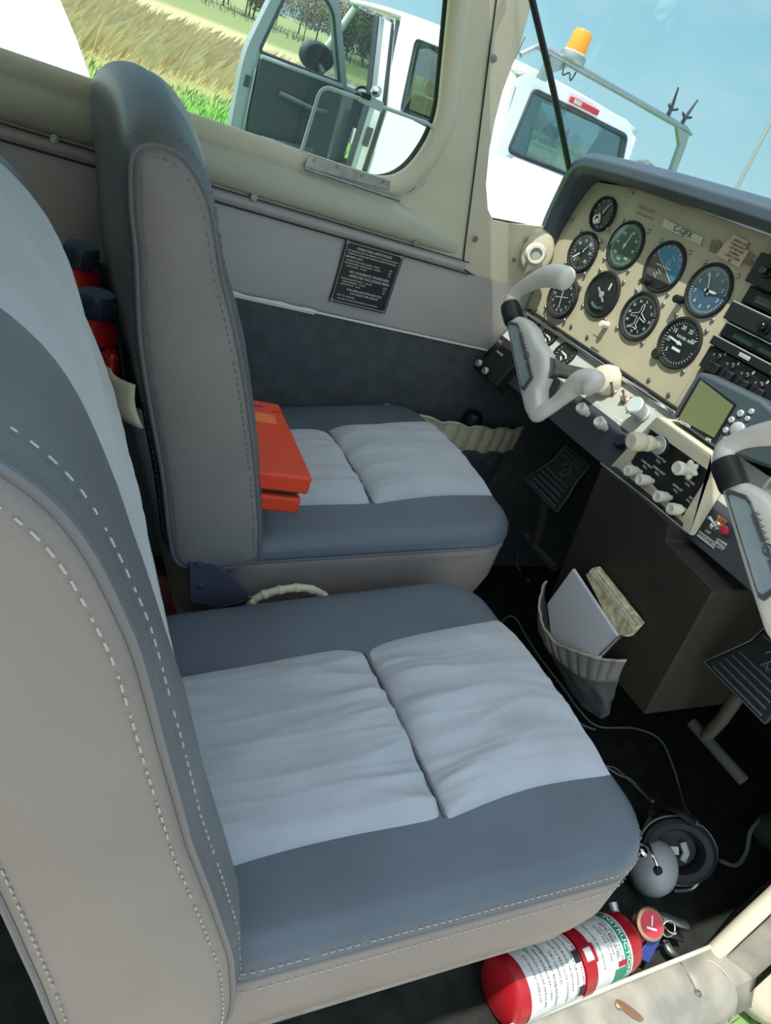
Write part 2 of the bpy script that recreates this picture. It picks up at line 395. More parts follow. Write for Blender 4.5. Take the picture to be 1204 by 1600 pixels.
# ================================================================== SETTING: aircraft shell
WY = 1.2
def rrect_pts(pts, rad, n=6):
    """closed polygon with rounded corners; rad per corner"""
    m = len(pts); out = []
    for i in range(m):
        a, b, c = Vector(pts[i-1]), Vector(pts[i]), Vector(pts[(i+1)%m]); r = rad[i] if isinstance(rad, (list, tuple)) else rad
        if r <= 0: out.append(tuple(b)); continue
        d1 = (a-b).normalized(); d2 = (c-b).normalized(); p1 = b+d1*r; p2 = b+d2*r
        for k in range(n+1):
            t = k/n; out.append(tuple((1-t)**2*p1+2*t*(1-t)*b+t*t*p2))
    return out
win = rrect_pts([(-.80, .806), (.598, .811), (.640, .93), (.560, 1.20), (-.80, 1.20)], [.05, .07, .05, .06, .06], 10)
def plate(outer, holes, y, name, m, th=.02):
    bm = bmesh.new()
    for loop in [outer]+holes:
        vs = [bm.verts.new((p[0], y, p[1])) for p in loop]
        for i in range(len(vs)): bm.edges.new((vs[i], vs[(i+1)%len(vs)]))
    bmesh.ops.triangle_fill(bm, use_beauty=True, use_dissolve=False, edges=bm.edges[:])
    bmesh.ops.recalc_face_normals(bm, faces=bm.faces[:])
    me = bpy.data.meshes.new(name); bm.to_mesh(me); bm.free(); me.materials.append(MATS[m]); o = bpy.data.objects.new(name, me); C.objects.link(o)
    mo = o.modifiers.new('t', 'SOLIDIFY'); mo.thickness = th; mo.offset = 0; return o
outer = [(-.9, -.02), (1.62, -.02), (1.62, .845), (.96, .848), (.84, .826), (.802, .822), (.782, .836), (.758, .875), (.738, .93), (.728, .975), (.722, 1.02), (.723, 1.09), (.716, 1.15), (.690, 1.21), (.62, 1.30), (-.9, 1.30)]
wall = struct(plate(outer, [win], WY+.012, 'wall_port', 'vinyl_cream'))
# padded roll under the window, wall cards, seams
def ylong(z_, x0, x1, prof, m, name, parent=None, n=60, wob=0):
    return MB().grid(lambda u, v: (lerp(x0, x1, u), prof(v)[0]+wob*noise.noise((u*9, v*3, 2)), prof(v)[1]), n, 16)
def rollf(u, v):
    x = lerp(-.9, .765, u); a = PI*v; k = 1 if x < .56 else max(0, 1-(x-.56)/.205)**.7
    return (x, WY+.006-.030*k*math.sin(a)**.8+.003*noise.noise((u*9, v*3, 2))*k, .741+(1-math.cos(a))/2*lerp(.012, .066, k))
MB().grid(rollf, 90, 16).build('armrest_roll', 'vinyl_roll', wall)
def roll2(v):
    a = PI*v; return WY+.002-.010*math.sin(a)**.8, .736+(1-math.cos(a))/2*.03
# upper rail strip
MB().grid(lambda u, v: (lerp(-.9, .775, u), WY-.004-.005*math.sin(PI*v), lerp(.7175, .7365, v)), 30, 6).build('rail_strip', 'vinyl_wall', wall)
MB().box((.0-.06, WY-.006, .716), (1.70, .003, .0018)).build('seam', 'ink', wall)
MB().box((-.06, WY-.008, .7378), (1.68, .003, .0016)).build('seam', 'ink', wall)
# grey card between rail and carpet
MB().grid(lambda u, v: (lerp(-.9, 1.0, u), WY-.003-.004*math.sin(PI*v)+.002*noise.noise((u*6, v*2, 5)), lerp(.579, .716, v)), 40, 8).build('side_card', 'vinyl_wall', wall)
MB().tube([(x_, WY-.012, .579) for x_ in (.30, .6, .9)], .0022, 6).build('card_edge', 'white_plastic', wall)
MB().grid(lambda u, v: (lerp(.33, .50, u), WY-.012, lerp(.574, .583+.004*noise.noise((u*6, 0, 0)), v)), 10, 2).build('torn_strip', 'white_plastic', wall)
# carpeted lower side
MB().grid(lambda u, v: (lerp(-.9, 1.6, u), WY-.010+.003*noise.noise((u*7, v*3, 7)), lerp(0, .578, v)), 40, 10).build('side_carpet', 'carpet_wall', wall)
# A pillar seam and window post seams
pl = [(.655, 1.16), (.651, 1.127), (.673, 1.053), (.72, .90), (.763, .757), (.775, .722)]
MB().tube([(x, WY-.001, z) for x, z in pl], .0016, 5).build('seam', 'ink', wall)
MB().tube([(.775, WY-.002, .722), (.85, WY-.002, .705), (.98, WY-.002, .655)], .0016, 5).build('seam', 'ink', wall)
# window 1
wroot = struct(MB().tube([(x, WY-.002, z) for x, z in win], .019, 10, closed=True, flat=.75, up=(0, 1, 0)).build('window_1', 'vinyl_cream'))
MB().tube([(lerp(.0, x, .975), WY+.012, lerp(1.0, z, .955)) for x, z in win], .006, 8, closed=True).build('rubber_seal', 'rubber', wroot)
MB().add([(x, WY+.022, z) for x, z in win], [tuple(range(len(win)))]).build('window_pane', 'window_glass', wroot, smooth=False)
# screws on the wall
def screw(p, n, r, parent, m='steel'):
    M = look(p, n); b = MB(M); b.lathe([(r*1.5, 0), (r*1.4, r*.3), (r, r*.35), (r*.9, r*.7), (0, r*.85)], 12); b.box((0, 0, r*.8), (r*1.2, r*.25, r*.2)); b.box((0, 0, r*.8), (r*.25, r*1.2, r*.2)); return b.build('screw', m, parent)
for px, py in ((85, 217), (397, 308), (650, 380), (771, 92), (742, 374)): screw(at(px, py, Y=WY-.010), (0, -1, 0), .0042, wall)
for px, py in ((803, 406), (822, 375), (833, 424)): screw(at(px, py, Y=WY-.002), (0, -1, 0), .0028, wall)
# fresh air vent
vp = at(838, 395, Y=WY-.02)
v = thing('air_vent', 'cream round fresh air vent on the sidewall beside the instrument panel', 'air vent', vp)
vn = Vector((-.45, -.85, .1)).normalized()
MB(look(vp+Vector((.008, .012, 0)), vn)).lathe([(.034, -.012), (.034, .002), (.030, .010), (.018, .014), (0, .014)], 28, sy=1.25).build('housing', 'vinyl_cream', v)
MB(look(vp+vn*.016-Vector((.006,0,.003)), vn)).lathe([(.019, -.01), (.021, .0), (.021, .008), (.017, .014), (.012, .014), (.011, .006), (0, .005)], 28).build('knob', 'white_plastic', v)
MB(look(vp+vn*.023-Vector((.006,0,.003)), vn)).lathe([(.0095, 0), (.0095, .003), (0, .004)], 20).build('knob_centre', 'subpanel', v)
MB(look(vp+Vector((-.008, -.012, -.031)), vn)).prism([(-.007, -.012), (.006, .010), (-.009, .008)], 0, .003).build('pointer_tab', 'white_plastic', v)
# windshield
def ws(u, v):
    base = [(.765, 1.212, .818), (.95, 1.213, .838), (1.12, 1.19, .875), (1.28, 1.05, .93), (1.36, .70, .96), (1.28, .33, .93), (1.10, .16, .87), (.98, .13, .85)]
    top = [(.62, 1.212, 1.28), (.60, 1.16, 1.285), (.58, 1.05, 1.29), (.56, .90, 1.30), (.555, .70, 1.30), (.56, .50, 1.30), (.57, .30, 1.29), (.57, .17, 1.28)]
    k = u*(len(base)-1); i = min(int(k), len(base)-2); f = k-i
    a = Vector(base[i]).lerp(Vector(base[i+1]), f); b = Vector(top[i]).lerp(Vector(top[i+1]), f); p = a.lerp(b, v); p.z += .05*math.sin(PI*v)*math.sin(PI*u); p.x += .04*math.sin(PI*v)*math.sin(PI*u); return p
win3 = struct(MB().tube([ws(i/40, 0)-Vector((0, .004 if i < 12 else 0, 0)) for i in range(41)], .0035, 8).build('window_2', 'rubber'))
MB().grid(ws, 42, 16).build('windshield_pane', 'window_glass', win3)
st = [at(826, -30, Y=1.16), at(831, 0, Y=1.16), at(866, 150, Y=1.17), at(897, 305, Y=1.18)]
tag(MB().tube(cat_pts(st, 6), [.0075]*19, 10, flat=.7).build('windshield_strut', 'black'), 'black slanting brace tube behind the left windshield corner', 'strut')
# roof, floor, bulkheads, starboard shell
ceil = struct(MB().grid(lambda u, v: (lerp(-.9, .555, u), lerp(.10, 1.215, v), 1.285+.035*math.sin(PI*v)), 12, 16).build('ceiling', 'vinyl_cream', solid=.012))  # unseen roof, edges drawn to shade the seats and let sun onto the panel
struct(MB().box((.36, .70, -.012), (2.55, 1.04, .02)).build('floor', 'floor_carpet'))
struct(MB().box((1.62, .70, .42), (.02, 1.04, .9)).build('wall_front', 'carpet'))
struct(MB().box((-.90, .70, .64), (.02, 1.04, 1.3)).build('wall_back', 'vinyl_wall'))
struct(MB().box((-.58, .18, .64), (.66, .02, 1.3)).build('wall_starboard', 'vinyl_wall'))  # unseen wall aft of the door, added to darken the rear cabin
# cowling under the windshield
cowl = struct(MB().grid(lambda u, v: (lerp(.975, 2.5, u), lerp(.13, 1.21, v), .955-.09*u*u*1.4-(abs(v-.5)*2)**3*.10), 16, 20).build('cowling', 'white_paint'))
# starboard: sill beam, skin, forward door post
SY = .205
sill = struct(MB().grid(lambda u, v: (lerp(-.9, 1.005, u), *[(SY, .0), (SY, .022), (SY-.004, .030), (SY-.014, .032), (SY-.03, .028), (SY-.055, .026), (SY-.070, .014), (SY-.078, -.01), (SY-.085, -.10), (SY-.06, -.2)][round(v*9)]), 60, 9).build('sill_starboard', 'sill_paint', ang=.9))
MB().grid(lambda u, v: (lerp(1.05, 2.3, u), lerp(SY-.05, SY-.07, v)+.34*u, lerp(.9, -.2, v)), 20, 12).build('nose_skin', 'sill_paint', sill)
MB().grid(lambda u, v: (lerp(1.03, 1.6, u), SY+.01+.16*u, lerp(.0, .9, v)), 4, 4).build('kick_panel', 'carpet', sill)
jx = [(1.022, SY-.020), (1.026, SY-.026), (1.034, SY-.036), (1.045, SY-.046), (1.056, SY-.055), (1.07, SY-.052)]
MB().grid(lambda u, v: (jx[round(v*5)][0]+.01*u+.004*noise.noise((u*9, v*3, 1)), jx[round(v*5)][1], lerp(-.02, .62, u)), 24, 5).build('door_jamb', 'sill_paint', sill, solid=.003)
MB().tube(cat_pts([(.975, SY-.012, .030), (.99, SY-.02, .032), (1.0, SY-.04, .030), (1.01, SY-.065, .012), (1.012, SY-.082, -.03)], 5), .0025, 6).build('weld_seam', 'sill_paint', sill)
MB().grid(lambda u, v: (lerp(.93, 1.06, u), [SY-.004, SY-.03, SY-.055, SY-.078][round(v*3)], [.0325, .0305, .024, -.02][round(v*3)]-.0), 8, 3).build('corner_gusset', 'sill_paint', sill, solid=.002)
MB().box((.05, SY-.002, .035), (1.9, .006, .010)).build('sill_lip', 'fus_paint', sill, bevel=.002)
MB(Matrix.Translation(at(966, 1570, Z=.031))).lathe([(.006, 0), (.006, .002), (.004, .004), (0, .004)], 14).build('latch_bolt', 'brass', sill)
MB().tube(cat_pts([(1.012, SY-.008, .02), (1.02, SY-.006, .10), (1.032, SY-.004, .20), (1.04, SY, .40), (1.03, SY, .62)], 6), .013, 12).build('door_post', 'cream_plastic', sill)
MB(Matrix.Translation(at(982, 1580, Z=.030)) @ Matrix.Rotation(-.9, 4, 'Z')).prism([(.020*math.cos(a), .005*math.sin(a)) for a in [2*PI*i/20 for i in range(20)]], 0, .004).build('latch_slot', 'brass', sill)
for i in range(16):
    x = .0+i*.065
    MB(look((x, SY-.079-.001, -.02), (0, -1, .1))).lathe([(.004, 0), (.0035, .0015), (0, .002)], 8).build('rivet', 'sill_paint', sill)
screw((.93, SY-.045, .027), (0, 0, 1), .004, sill)

# ================================================================== SEATS
def sdf_rr(x, y, hx, hy, r):
    qx, qy = abs(x)-hx+r, abs(y)-hy+r
    return math.hypot(max(qx, 0), max(qy, 0))+min(max(qx, qy), 0)-r
def make_seat(label, ox, oy, oz, backprof, backdy, topz, wrk, H=.142, tl=.052, th='thread'):
    wrk *= 1.35
    """ox: rear edge of the cushion, oy: starboard edge, oz: height of the cushion top at the front"""
    D, Wd, rp, re = .515, .468, .075, .026
    cx, cy = ox+D/2, oy+Wd/2
    root = thing('aircraft_seat', label, 'seat', (cx, cy, 0), 'front seats')
    def tilt(x): return tl*((x-cx)/D-.5)
    def kx(x): return 1-.12*max(0, min(1, .5-(x-cx)/D))
    def top(x, y):
        y = cy+(y-cy)/kx(x)
        i = -sdf_rr(x-cx, y-cy, D/2, Wd/2, rp); d = 0
        if i < re: d = re-math.sqrt(max(0, re*re-(re-max(i, 0))**2))
        cr = .012*(1-((y-cy)/(Wd/2))**2)
        return oz+tilt(x)+cr*(1 if i > re else i/re)-d
    def rr(ins, n=14):
        hx, hy = D/2-ins, Wd/2-ins; r = max(rp-ins, .008); P = []
        for sx, sy, a0 in ((1, 1, 0), (-1, 1, PI/2), (-1, -1, PI), (1, -1, 1.5*PI)):
            for k in range(n):
                a = a0+PI/2*k/(n-1); P.append((cx+sx*(hx-r)+r*math.cos(a), cy+sy*(hy-r)+r*math.sin(a)))
        Q = []
        for i in range(len(P)):
            a, b = P[i], P[(i+1) % len(P)]; m = 8 if math.hypot(b[0]-a[0], b[1]-a[1]) > .05 else 1
            for k in range(m): Q.append((lerp(a[0], b[0], k/m), cy+(lerp(a[1], b[1], k/m)-cy)*kx(lerp(a[0], b[0], k/m))))
        return Q
    seamz = -re-.004
    rings = []
    for ins, dz in ((.012, -H), (.004, -H+.01), (-.003, -H+.045), (-.001, seamz-.014), (.0, seamz-.004), (.003, seamz)):
        rings.append([(x, y, oz+tilt(x)+dz+(.004*noise.noise((x*9, y*9, 3)) if dz < -.05 else 0)) for x, y in rr(ins)])
    MB().rings(rings, cap1=False).build('cushion_side', 'leather_lit_side', root, ang=1.2)
    rings = []
    for ins, dz in ((.003, seamz), (.0, seamz+.003), (-.001, seamz+.006)): rings.append([(x, y, oz+tilt(x)+dz) for x, y in rr(ins)])
    for k in range(1, 9):
        a = PI/2*k/8; ins = re*(1-math.cos(a))
        rings.append([(x, y, top(x, y)) for x, y in rr(ins)])
    for ins in (.05, .075, .10, .14, .18, .21): rings.append([(x, y, top(x, y)) for x, y in rr(ins)])
    MB().rings(rings, cap0=False).build('cushion', 'leather', root, ang=1.2)
    q = rr(.0015)
    MB().tube([(x, y, oz+tilt(x)+seamz) for x, y in q], .0026, 8, closed=True).build('piping', 'piping', root)
    b = MB()
    def dashes(P, step=.0075, ln=.0045, r=.0005):
        acc = 0
        for i in range(len(P)):
            a, c = Vector(P[i]), Vector(P[(i+1) % len(P)]); L = (c-a).length; s = acc
            while s < L:
                e0 = a.lerp(c, s/L); e1 = a.lerp(c, min(1, (s+ln)/L))
                if (e1-e0).length > .001: b.tube([e0, e1], r, 4, caps=False)
                s += step
            acc = s-L
    dashes([(x, y, oz+tilt(x)+seamz-.014) for x, y in rr(-.0022)]); dashes([(x, y, oz+tilt(x)+seamz+.013) for x, y in rr(-.0006+.0006)])
    # light inserts: rear pad and front pad, puckered towards the cross seam
    yb0, yb1 = oy+.092, oy+.325
    xm = ox+.275
    def pad(xa, xb, seed, name):
        def f(u, v):
            x = lerp(xa, xb, u); e = abs(2*v-1); y0 = yb0+.010*math.sin(PI*u)-(.02*(x-ox)/D if 1 else 0)*0; y1 = yb1+.03*((x-ox)/D)-.014*math.exp(-abs(x-xm)/.022)
            x += .006*math.sin(PI*v)*(1 if u > .5 else -1)*0
            y = lerp(y0, cy+(y1-cy)*kx(x), v)
            puff = (1-abs(2*u-1)**5)**.6*(1-e**5)**.6
            wv = 0
            for am, fr, sd in ((.0050, 15, 1), (.0034, 31, 4), (.0009, 80, 9)):
                n_ = noise.noise((x*5+seed, y*fr+.5*noise.noise((x*9, y*12, seed)), sd+seed)); wv += am*(1-abs(n_)*3.0)
            amp = wrk*(.30+1.2*math.exp(-abs(x-xm)/.05)+.5*abs(2*u-1)**3)*(.4+.6*puff)
            return (x, y, top(x, y)-.003+.020*puff+wv*amp*puff**.5)
        return MB().grid(f, 70, 120).build(name, 'suede', root, ang=2)
    pad(ox-.02, xm-.001, 3.1, 'seat_insert'); pad(xm+.001, ox+D-.012, 8.7, 'seat_insert')
    MB().tube([(xm, lerp(yb0+.004, yb1-.006, k/16), top(xm, lerp(yb0, yb1, k/16))+.002) for k in range(17)], .0014, 6).build('cross_seam', 'piping', root)
    # metal pan below the cushion
    MB().rings([[(cx+(x-cx)*f_, cy+(y-cy)*f2, oz+tilt(x)-H+dz) for x, y in rr(.006)] for f_, f2, dz in ((.985, .985, .004), (.985, .985, -.014), (.95, .93, -.016))]).build('seat_pan', 'leather_pan', root)
    for sy in (.10, Wd-.10):
        MB().box((cx, oy+sy, .014), (D*1.1, .022, .028)).build('floor_rail', 'steel', root, bevel=.002)
        for sx in (.10, D-.10): MB().tube([(ox+sx, oy+sy, .028), (ox+sx-.02, oy+sy, oz-H-.03+tilt(ox+sx))], .011, 10).build('leg', 'truck_dark', root)
    MB().box((cx+.06, cy, (oz-H)/2+.03), (.012, Wd*.72, oz-H-.12)).build('front_skirt', 'carpet', root)
    # backrest
    prof = [(p.x, p.z) for p in cat_pts([(x, 0, z) for x, z in backprof], 6, closed=True)]
    n = len(prof); A = sum(prof[i][0]*prof[(i+1)%n][1]-prof[(i+1)%n][0]*prof[i][1] for i in range(n)); sg = 1 if A > 0 else -1
    def inset(d):
        out = []
        for i in range(n):
            a, c = Vector(prof[i-1]), Vector(prof[(i+1)%n]); t = (c-a).normalized(); nn = Vector((-t.y, t.x))*sg
            out.append((prof[i][0]+nn.x*d, prof[i][1]+nn.y*d))
        return out
    mx = sum(p[0] for p in prof)/n; mz = sum(p[1] for p in prof)/n
    tw = backdy[2]; y0, y1 = oy+backdy[0], oy+backdy[1]; yc = (y0+y1)/2; hw = (y1-y0)/2
    zt = max(p[1] for p in prof); zb = min(p[1] for p in prof)
    def ring(y, d, cr=None):
        t = max(-1, min(1, (y-yc)/hw)); c = 1-abs(t)**2.4
        return [(x+(bolster(x, z, y) if d < 0 else 0)+twist(y, z), y, z+topz*c*max(0, (z-(zt-.2))/.2)) for x, z in inset(d)]
    def twist(y, z): return tw*max(0, 1-(y-y0)/(y1-y0))*max(0, min(1, (z-.56)/.15))
    def bolster(x, z, y):
        t = (y-y0)/(y1-y0); return (.010*math.exp(-((t-.11)/.07)**2) if x > medx(z) else 0)*max(0, min(1, (zt-.06-z)/.12))
    def medx(z):
        z = max(zb+.02, min(zt-.02, z)); xs = [prof[i-1][0]+(prof[i][0]-prof[i-1][0])*(z-prof[i-1][1])/(prof[i][1]-prof[i-1][1]) for i in range(n) if (prof[i-1][1]-z)*(prof[i][1]-z) <= 0 and prof[i][1] != prof[i-1][1]]
        return (min(xs)+max(xs))/2
    st = [(y0, .003), (y0+.003, .001), (y0+.008, .0), (y0+.016, -.003), (y0+.03, -.005)]
    rs = []
    for y, d in st: rs.append(ring(y, d))
    for k in range(1, 24): rs.append(ring(lerp(y0+.03, y1-.03, k/24), -.005))
    for y, d in st[::-1]: rs.append(ring(y0+y1-y, d))
    MB().rings(rs, cap0=False, cap1=False).build('backrest', 'leather_mid_tone', root, ang=1.2)
    def medial(z):
        z = max(zb+.05, min(zt-.05, z)); xs = []
        for i in range(n):
            (xa, za), (xb, zb_) = prof[i-1], prof[i]
            if (za-z)*(zb_-z) <= 0 and za != zb_: xs.append(xa+(xb-xa)*(z-za)/(zb_-za))
        return (min(xs)+max(xs))/2, z
    med = [medial(p[1]) for p in prof]
    for yy, sd in ((y0, -1), (y1, 1)):
        rs = []
        for f_, dy in ((.0, .0), (.05, .0035), (.14, .006), (.3, .008), (.55, .010), (.8, .011), (.98, .011)):
            rs.append([(lerp(x, m_[0], f_), yy+sd*dy, lerp(z, m_[1], f_)) for (x, y_, z), m_ in zip(ring(yy, .003), med)])
        MB().rings(rs if sd < 0 else rs[::-1]).build('side_panel', 'leather_lit_side', root, ang=1.2)
    for y in (y0, y1):
        MB().tube([(x, y+(.0005 if y == y0 else -.0005), z) for x, y_, z in ring(y, .0015)], .0026, 8, closed=True).build('backrest_piping', 'piping', root)
    dashes(ring(y0-.0070, .010), .0085, .005); dashes(ring(y0+.014, -.0045), .0085, .005)
    tag(b.build('stitching', th, root, smooth=False), None, kind='stuff')
    # light insert on the front face: from the cushion up over the head
    k0 = min(range(n), key=lambda i: math.hypot(prof[i][0]-backprof[0][0], prof[i][1]-backprof[0][1]))
    fr = [prof[(k0+j) % n] for j in range(15, 6*8+1)]
    def ins(u, v):
        k = u*(len(fr)-1); i = min(int(k), len(fr)-2); f = k-i; x = lerp(fr[i][0], fr[i+1][0], f); z = lerp(fr[i][1], fr[i+1][1], f)
        tx, tz = fr[i+1][0]-fr[i][0], fr[i+1][1]-fr[i][1]; L = math.hypot(tx, tz); nx, nz = tz/L, -tx/L
        if nx < 0: nx, nz = -nx, -nz
        seam2 = min(abs(u-.46)*9, 1)**.6
        puff = (1-abs(2*v-1)**6)**.6*(1-abs(2*u-1)**12)**.5*(.6+.4*seam2)
        w_ = .0025*(1-3*abs(noise.noise((v*14, u*5, 4))))*wrk
        d = .0035+.007*puff+w_*.4*puff+.003*math.exp(-((u-.34)/.07)**2)
        y = lerp(y0+.095, y1-.095, v); t = (y-yc)/hw; c = 1-abs(t)**2.4
        return (x+nx*d+twist(y, z), y, z+nz*d+topz*c*max(0, (z-(zt-.2))/.2))
    MB().grid(ins, 90, 50).build('backrest_insert', 'suede', root, ang=2)
    return root, ring, (y0, y1), prof
mat('leather_pan', (132, 130, 126), .5, metal=.2, var=.15, vscale=50)
near_prof = [(.185, .30), (.170, .39), (.146, .46), (.107, .56), (.074, .64), (.043, .715), (.014, .770), (-.020, .798), (-.055, .808), (-.10, .79), (-.085, .74), (-.045, .66), (.0, .585), (.035, .46), (.060, .36), (.085, .30), (.14, .275)]
near = make_seat('nearer front seat in grey leather with pleated light grey inserts, empty, beside the open door', .135, .208, .385, near_prof, (.005, .468, .011), .010, 1.0)
far_prof = [(.315, .37), (.312, .41), (.298, .46), (.272, .54), (.237, .633), (.212, .69), (.190, .735), (.163, .80), (.128, .832), (.092, .824), (.094, .78), (.106, .731), (.122, .65), (.145, .573), (.172, .49), (.196, .401), (.215, .362), (.26, .355)]
far = make_seat('farther front seat in grey leather, orange case on its cushion, against the side wall', .244, .706, .446, far_prof, (.0, .465, 0), .035, .9, .150, .080, 'thread_dark')
far_root = far[0]
# hinge plate between backrest and cushion of the farther seat
def plate3(pts, th, n, name, m, parent):
    P = [Vector(p) for p in pts]; nn = Vector(n).normalized()*th; b = MB(); k = len(P)
    b.add(P+[p+nn for p in P], [tuple(range(k))[::-1], tuple(range(k, 2*k))]+[(i, (i+1)%k, k+(i+1)%k, k+i) for i in range(k)]); return b.build(name, m, parent, bevel=.001)
hy = .697
plate3([at(x, y, Y=hy) for x, y in ((295, 876), (332, 880), (352, 892), (400, 935), (345, 952), (297, 940))], .005, (0, 1, 0), 'hinge_plate', 'bracket', far_root)
for px, py in ((311, 882), (314, 915)): screw(at(px, py, Y=hy-.001), (0, -1, 0), .0035, far_root, 'bracket')
plate3([at(x, y, Y=.665) for x, y in ((268, 985), (345, 948), (395, 935), (300, 1000))], .004, (0, 1, 0), 'recline_bar', 'black', far_root)
# seat back pocket on the rear of the farther backrest
def backx(z):
    tab = [(.36, .215), (.401, .196), (.49, .172), (.573, .145), (.65, .122), (.731, .106), (.78, .094)]
    for (a, xa), (b_, xb) in zip(tab, tab[1:]):
        if a <= z <= b_: return lerp(xa, xb, (z-a)/(b_-a))
    return tab[0][1]
MB().grid(lambda u, v: (backx(lerp(.38, .57, v))-.008-.050*math.sin(PI*min(v*1.0, 1)*.5)*math.sin(PI*lerp(.0, 1, u))**.6-.003*math.sin(u*70)*v, lerp(.712, 1.16, u), lerp(.38, .57, v)), 80, 12).build('seat_back_pocket', 'leather', far_root)
MB().grid(lambda u, v: (backx(lerp(.548, .598, v))-.010-.055*math.sin(PI*lerp(0, 1, u))**.6-.005*abs(math.sin(u*45))-.004*math.sin(PI*v), lerp(.712, 1.16, u), lerp(.548, .598, v)), 160, 6).build('pocket_elastic', 'elastic', far_root, solid=.003)
# ---- red oil bottles in that pocket
def bottle(px, py, Y, label, lab2):
    c = at(px, py, Y=Y); t = thing('oil_bottle', label, 'bottle', (c.x, c.y, c.z-.21), 'red bottles behind the farther seat')
    M = Matrix.Translation((c.x, c.y, c.z-.21))
    MB(M).lathe([(.038, 0), (.044, .006), (.044, .150), (.043, .158), (.034, .172), (.021, .180), (.018, .186)], 32, sx=.72).build('body', 'red_bottle', t)
    MB(M).lathe([(.0215, .184), (.0220, .186), (.0220, .207), (.0200, .2105), (0, .2105)], 32).build('cap', 'cap_blue', t)
    b = MB(M)
    for k in range(28):
        a = 2*PI*k/28; b.box((.0222*math.cos(a), .0222*math.sin(a), .196), (.0012, .0012, .018))
    b.build('cap_ribs', 'navy', t)
    MB(M).lathe([(.0448, .085), (.0448, .150), (.0438, .1585)], 32, sx=.72).build('label', lab2, t)
    return t
bottle(129, 383, 1.02, 'red bottle with dark blue cap behind the farther seat, nearer the side wall', 'red_bottle')
bottle(153, 458, .885, 'red bottle with navy label, lower of the two behind the farther seat', 'navy')
c = at(184, 585, Y=.83)
pk = thing('red_packet', 'red packet with torn pale green label above the seat back pocket', 'packet', (c.x, c.y, c.z-.05))
MB(Matrix.Translation(c-Vector((.012, 0, .03)))).grid(lambda u, v: (.014*math.cos(2*PI*u)*math.sin(PI*v)**.4, .034*math.sin(2*PI*u)*math.sin(PI*v)**.4, .058*-math.cos(PI*v)+.004*noise.noise((u*7, v*5, 0))), 30, 14, cu=True).build('packet_body', 'red_bottle', pk)
MB(Matrix.Translation(c-Vector((.012, 0, .03)))).grid(lambda u, v: (.0152*math.cos(lerp(PI*1.0, 2*PI*.96, u)), .035*math.sin(lerp(PI, 2*PI*.96, u)), lerp(-.012+.006*noise.noise((u*9, 1, 0)), .030+.006*noise.noise((u*9, 5, 0)), v)), 30, 4).build('label', 'mint_label', pk)
# red pouch on the floor between the seats
c = at(266, 912, Z=.12)
MBp = MB(Matrix.Translation((c.x-.01, c.y, .075)))
tag(MBp.grid(lambda u, v: (.045*math.cos(2*PI*u)*math.sin(PI*v)**.4, .03*math.sin(2*PI*u)*math.sin(PI*v)**.4, -.075*math.cos(PI*v)), 26, 14, cu=True).build('red_pouch', 'dark_red'), 'dark red pouch on the cabin floor between the two seat backs', 'pouch')
# ---- cream ribbed hose handle between the seats
hp = [at(x, y, Y=.69) for x, y in ((388, 944), (402, 934), (425, 925), (450, 920), (475, 919), (496, 925), (510, 935))]
hh = thing('ribbed_grip', 'cream ribbed plastic hose standing up between the two seat cushions', 'hose', hp[0])
MB().tube(cat_pts(hp, 6), .0058, 12).build('hose', 'hose', hh)
for p in cat_pts(hp, 2)[1:-1:2]: MB(Matrix.Translation(p)).lathe([(0, -.0075), (.0062, -.004), (.0078, 0), (.0062, .004), (0, .0075)], 12).build('rib', 'hose', hh)
# ---- orange case on the farther seat
oc_z = .50
a = at(436, 631, Z=oc_z); b_ = at(489, 748, Z=oc_z); a2 = at(372, 632, Z=oc_z)
ux = (b_-a).normalized(); L = (b_-a).length
print('CASE', a, b_, a2, L)
oc = thing('orange_case', 'long orange-red hinged case lying on the farther seat against its backrest', 'case', (a.x, a.y, .45))
vyd = ux; vxd = Vector((0, 0, 1)).cross(ux).normalized()
if vxd.x > 0: vxd = -vxd
Wc = .105
def case_box(s0, s1, w0, w1, z0, z1, name, m, bev=.0035):
    P = [a+vyd*s0+vxd*w0, a+vyd*s1+vxd*w0, a+vyd*s1+vxd*w1, a+vyd*s0+vxd*w1]
    b = MB(); b.add([(p.x, p.y, z0) for p in P]+[(p.x, p.y, z1) for p in P], [(3,2,1,0), (4,5,6,7), (0,1,5,4), (1,2,6,5), (2,3,7,6), (3,0,4,7)]); return b.build(name, m, oc, bevel=bev)
case_box(0, L, 0, Wc, oc_z-.026, oc_z, 'lid', 'orange_case')
case_box(.004, L-.004, .004, Wc-.004, oc_z-.060, oc_z-.036, 'tray', 'orange_case')
case_box(.01, L-.012, .012, Wc-.01, oc_z-.037, oc_z-.025, 'gap_fill', 'black', 0)  # black slab filling the gap between lid and tray
case_box(.045, .075, .018, .052, oc_z, oc_z+.0008, 'label', 'orange_label', 0)
case_box(.020, .0245, .030, .075, oc_z, oc_z+.0006, 'pen_mark', 'blue_ink', 0)
case_box(.030, .033, .0, .018, oc_z, oc_z+.0006, 'notch', 'red_bottle', 0)

